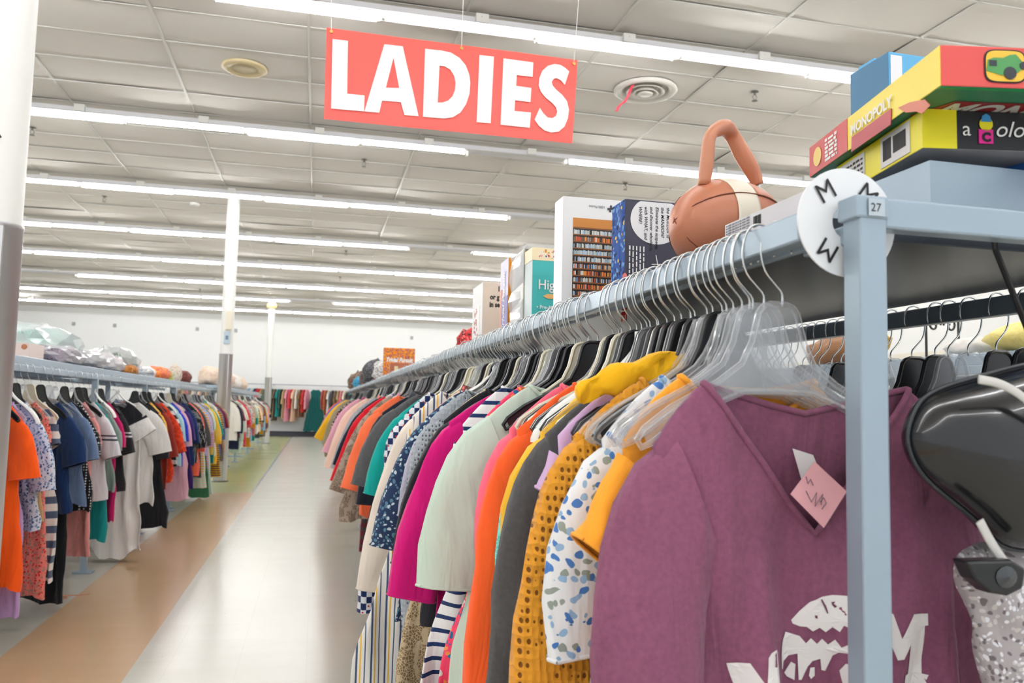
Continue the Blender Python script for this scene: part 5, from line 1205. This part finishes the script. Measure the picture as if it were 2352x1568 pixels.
bagged('bagged_fabric', 'polythene bag of grey cloth behind the mauve one', -1.74, 6.72, .16, .28, .075, ((150, 146, 150), (110, 106, 112), (190, 186, 190)), 3)
bagged('bagged_fabric', 'tall loose white polythene bag with faint contents behind the mint plush', -1.95, 6.7, .18, .26, .115, ((222, 220, 226), (200, 200, 208), (232, 230, 234)), 4)
bagged('bagged_fabric', 'white polythene bag with a pink mark, before the green and grey bundle', -1.74, 7.35, .15, .26, .085, ((232, 228, 230), (250, 200, 200), (214, 214, 218)), 5)
bagged('bagged_fabric', 'large bundle of green, black and white cloth in polythene', -1.85, 8.2, .2, .36, .14, ((120, 130, 120), (226, 226, 226), (56, 56, 60), (110, 160, 100)), 6)
bagged('cloth_roll', 'small orange and brown patterned bundle under the green and grey cloth', -1.66, 8.05, .06, .16, .05, ((190, 120, 60), (240, 170, 80), (90, 50, 30)), 7, wrap=False)
bagged('bagged_fabric', 'small silver-white wrapped bundle left of the orange flowers', -1.75, 9.0, .12, .2, .06, ((214, 214, 216), (180, 180, 184), (240, 240, 240)), 8)
bagged('fabric_flowers', 'orange, yellow and purple bundle of fabric flowers on the left shelf', -1.75, 9.75, .15, .3, .085, ((250, 130, 60), (250, 210, 40), (190, 70, 150)), 9, wrap=False)
bagged('ornament', 'yellow-green ornament on the left shelf beyond the flower bundle', -1.75, 10.5, .06, .08, .07, ((170, 180, 60), (210, 200, 90), (110, 120, 50)), 10, wrap=False, cat='ornament')
o = bagged('figurine', 'cream figurine with dark patches on the left shelf', -1.75, 11.0, .08, .1, .13, ((224, 210, 190), (120, 80, 70), (240, 230, 214)), 11, wrap=False, cat='figurine')
bagged('basket', 'dark red pointed basket at the end of the near left shelf', -1.75, 11.7, .1, .12, .10, ((110, 60, 56), (80, 44, 40), (150, 90, 70)), 12, wrap=False, cat='basket')
for i, (y, sx, c_, l) in enumerate(((15.2, .2, (236, 214, 190), 'cream paper-wrapped pile first beyond the slim column'), (16.6, .2, (226, 196, 176), 'beige pile second beyond the slim column'), (18.2, .2, (240, 236, 230), 'white pile third beyond the slim column'), (20, .18, (228, 208, 184), 'pale tan pile near the far column'))):
    o = blob('linen_pile', l+' on the left shelf', 'linens', (-1.8, y, 1.456), (sx+.04, .6, .19), F('print', c_, (244, 240, 236), (206, 160, 140)), i+20, .25)
# red belt / sash hanging to the floor near the column and a cord under the left rack
b = MB(); rg = []
for k in range(14):
    t = k/13; x = -1.36+.02*math.sin(t*5); z = .62-.60*t; yy = 10.9+.05*t
    rg.append([(x-.018, yy, z), (x+.018, yy-.004, z), (x+.018, yy+.004, z), (x-.018, yy+.006, z)])
b.loft(rg, True, True, True); tag(b.obj('sash', F('solid', (170, 20, 70)), smooth=True), 'dark pink sash trailing almost to the floor near the slim column', 'sash')
b = MB(); P = [(-1.50, 6.1, .55), (-1.52, 5.9, .3), (-1.53, 5.6, .1), (-1.50, 5.45, .008), (-1.46, 5.42, .006), (-1.40, 5.46, .006), (-1.44, 5.50, .008), (-1.36, 5.52, .006), (-1.30, 5.55, .006)]
b.tube(catmull(P, 6, False), .003, 6); tag(b.obj('cord', mat('copper_cord', (196, 130, 92), .5), smooth=True), 'thin copper brown cord dangling from the left rack onto the floor', 'cord')
b = MB(); b.box2((-.12, -.003, -.24), (.12, .003, 0)); o = b.obj('garment_tag', mat('brown_card', (96, 56, 52), .6), loc=(-1.46, 4.25, .42)); o.location = (-1.50, 4.2, .40); tag(o, 'brown printed hem with small white lettering low beside the left pillar', 'tag')
for k in range(5): print_line(.2, .014, (-.1+.035*k, -.004, -.01), (0, 0, -1), (1, 0, 0), M1((206, 190, 180)), o)

# ------------------------------------------------------------------ black shoulder bag and silver bag at right
vin = mat('black_vinyl', (18, 19, 22), .22, coat=.4, bump=.03, bscale=10)
root = empty('shoulder_bag', (.80, .80, 1.16))
b = MB(); out = [pix(*p, .80) for p in ((2082, 1020), (2092, 955), (2130, 905), (2230, 868), (2400, 830), (2560, 850), (2600, 1000), (2560, 1180), (2440, 1250), (2310, 1258), (2225, 1185), (2120, 1095))]
oc = catmull([(x-.80, z-1.16, 0) for x, z in out], 5); cx = sum(p.x for p in oc)/len(oc); cz = sum(p.y for p in oc)/len(oc)
rg = []
for s_, yy in ((.05, -.052), (.35, -.05), (.65, -.043), (.85, -.03), (.96, -.014), (1.0, 0), (.96, .014), (.8, .026), (.4, .034), (.05, .036)):
    rg.append([(cx+(p.x-cx)*s_, yy, cz+(p.y-cz)*s_) for p in oc])
b.loft(rg, True, True, True); b.obj('body', vin, root, smooth=True)
b = MB(); b.tube([(p.x, -.003, p.y) for p in oc]+[(oc[0].x, -.003, oc[0].y)], .0028, 6, cap=False); b.obj('piping', mat('black_piping', (46, 50, 54), .3), root, smooth=True)
strap_m = mat('grey_webbing', (206, 204, 200), .5)
def strap(px, nm, m, w=.006, yy=.79, parent=root, flat=.3):
    q = [pix(*p, yy) for p in px]; b = MB(); b.tube([(p.x, yy-.80-.02, p.y) for p in catmull([(x-.80, z-1.16, 0) for x, z in q], 5, False)], w, 8, flat=flat, up=(0, 0, 1)); return b.obj(nm, m, parent, smooth=True)
strap(((2215, 872), (2270, 885), (2330, 925), (2400, 1010)), 'strap', strap_m, .005, .76)
strap(((2218, 1190), (2245, 1240), (2275, 1285)), 'strap', strap_m, .006, .79)
b = MB(); q = [pix(*p, .77) for p in ((2195, 1283), (2300, 1280), (2332, 1300), (2325, 1345), (2290, 1362), (2250, 1355), (2215, 1325))]
b.poly([(x-.80, z-1.16) for x, z in q], -.045, -.022); bk = b.obj('buckle', mat('black_buckle', (20, 22, 24), .3), root, bevel=.003)
b = MB(); c_ = pix(2285, 1318, .77); b.loft([[(c_[0]-.80+.014*s_*math.cos(a*.5236), -.046-.004*(1-s_), c_[1]-1.16+.012*s_*math.sin(a*.5236)) for a in range(12)] for s_ in (1, .6, .05)], True); b.obj('buckle_face', mat('buckle_gloss', (70, 74, 76), .15, .3), bk, smooth=True)
b = MB(); b.tube([(.05, 0, .09), (.02, .04, .25), (.03, .055, .30)], .005, 8, flat=.4); b.obj('strap', mat('black_strap', (30, 30, 32), .5), root)
tag(root, 'glossy black vinyl shoulder bag at the right edge, beside the near post', 'handbag')
b = MB(); out = [pix(*p, .83) for p in ((2205, 1275), (2330, 1240), (2450, 1260), (2480, 1500), (2470, 1800), (2330, 1800), (2262, 1560), (2225, 1400))]
oc = catmull([(x-.83, z-.98, 0) for x, z in out], 6); cx = sum(p.x for p in oc)/len(oc); cz = sum(p.y for p in oc)/len(oc); R = random.Random(1); rg = []
for s_, yy in ((.05, -.03), (.3, -.034), (.55, -.028), (.75, -.02), (.9, -.012), (1, 0), (.6, .02), (.05, .024)):
    rg.append([(cx+(p.x-cx)*s_, yy+.010*noise.noise(Vector((p.x*30*s_, p.y*24*s_, 1))), cz+(p.y-cz)*s_) for p in oc])
b.loft(rg, True, True, True)
tag(b.obj('sequin_bag', F('animal', (176, 170, 172), (232, 232, 238), (120, 112, 116), (206, 200, 196)), loc=(.83, .835, .98), smooth=True), 'crumpled silver-grey bag hanging below the black shoulder bag', 'bag')

# ------------------------------------------------------------------ next rack to the right, seen between the back-rail hangers
left_rack('r2', 3.2, 1.41, 1.6, 8.0, 'blue-grey rack beyond the back rail at the right edge', posts=(1.9, 4.2))
ZG = 1.466
b = MB(); b.lathe([(0, 0), (.05, 0), (.03, .02), (.07, .07), (.085, .12), (.05, .15), (.07, .17)], 24)
tag(b.obj('vase', mat('gold_glaze', (214, 168, 70), .25, .8), loc=(2.72, 3.55, ZG), smooth=True, angle=50), 'shiny gold vase glimpsed through the back-rail hooks right of the post', 'vase')
root = empty('scroll_stand', (2.86, 3.25, ZG)); wi = mat('black_iron', (30, 30, 32), .5)
b = MB()
for x_ in (-.09, .09): b.tube([(x_, 0, 0), (x_, 0, .22)], .006, 6)
b.obj('frame', wi, root)
b = MB(); b.tube([(-.09, 0, .22), (.09, 0, .22)], .006, 6); b.obj('top_bar', wi, root)
for cx_, sg in ((-.045, 1), (.045, -1)):
    b = MB(); b.tube([(cx_+sg*(.038-.0022*k)*math.cos(k*.5), 0, .165+(.045-.0026*k)*math.sin(k*.5)) for k in range(16)], .005, 6); b.obj('scroll', wi, root)
tag(root, 'black iron stand with scroll pattern glimpsed through the back-rail hooks', 'stand')
for i, (x, y, sc_, c_, l) in enumerate(((2.75, 2.55, (.16, .3, .07), (242, 226, 140), 'pale yellow bundle beyond the back-rail hooks at the right edge'), (2.74, 3.9, (.12, .2, .09), (150, 110, 80), 'brown bundle behind the gold vase'),
      (2.8, 3.0, (.1, .12, .05), (236, 232, 226), 'white bundle between the scroll stand and pale yellow bundle'))):
    blob('soft_goods', l, 'soft goods', (x, y, ZG), sc_, F('solid', c_), i+40, .2)
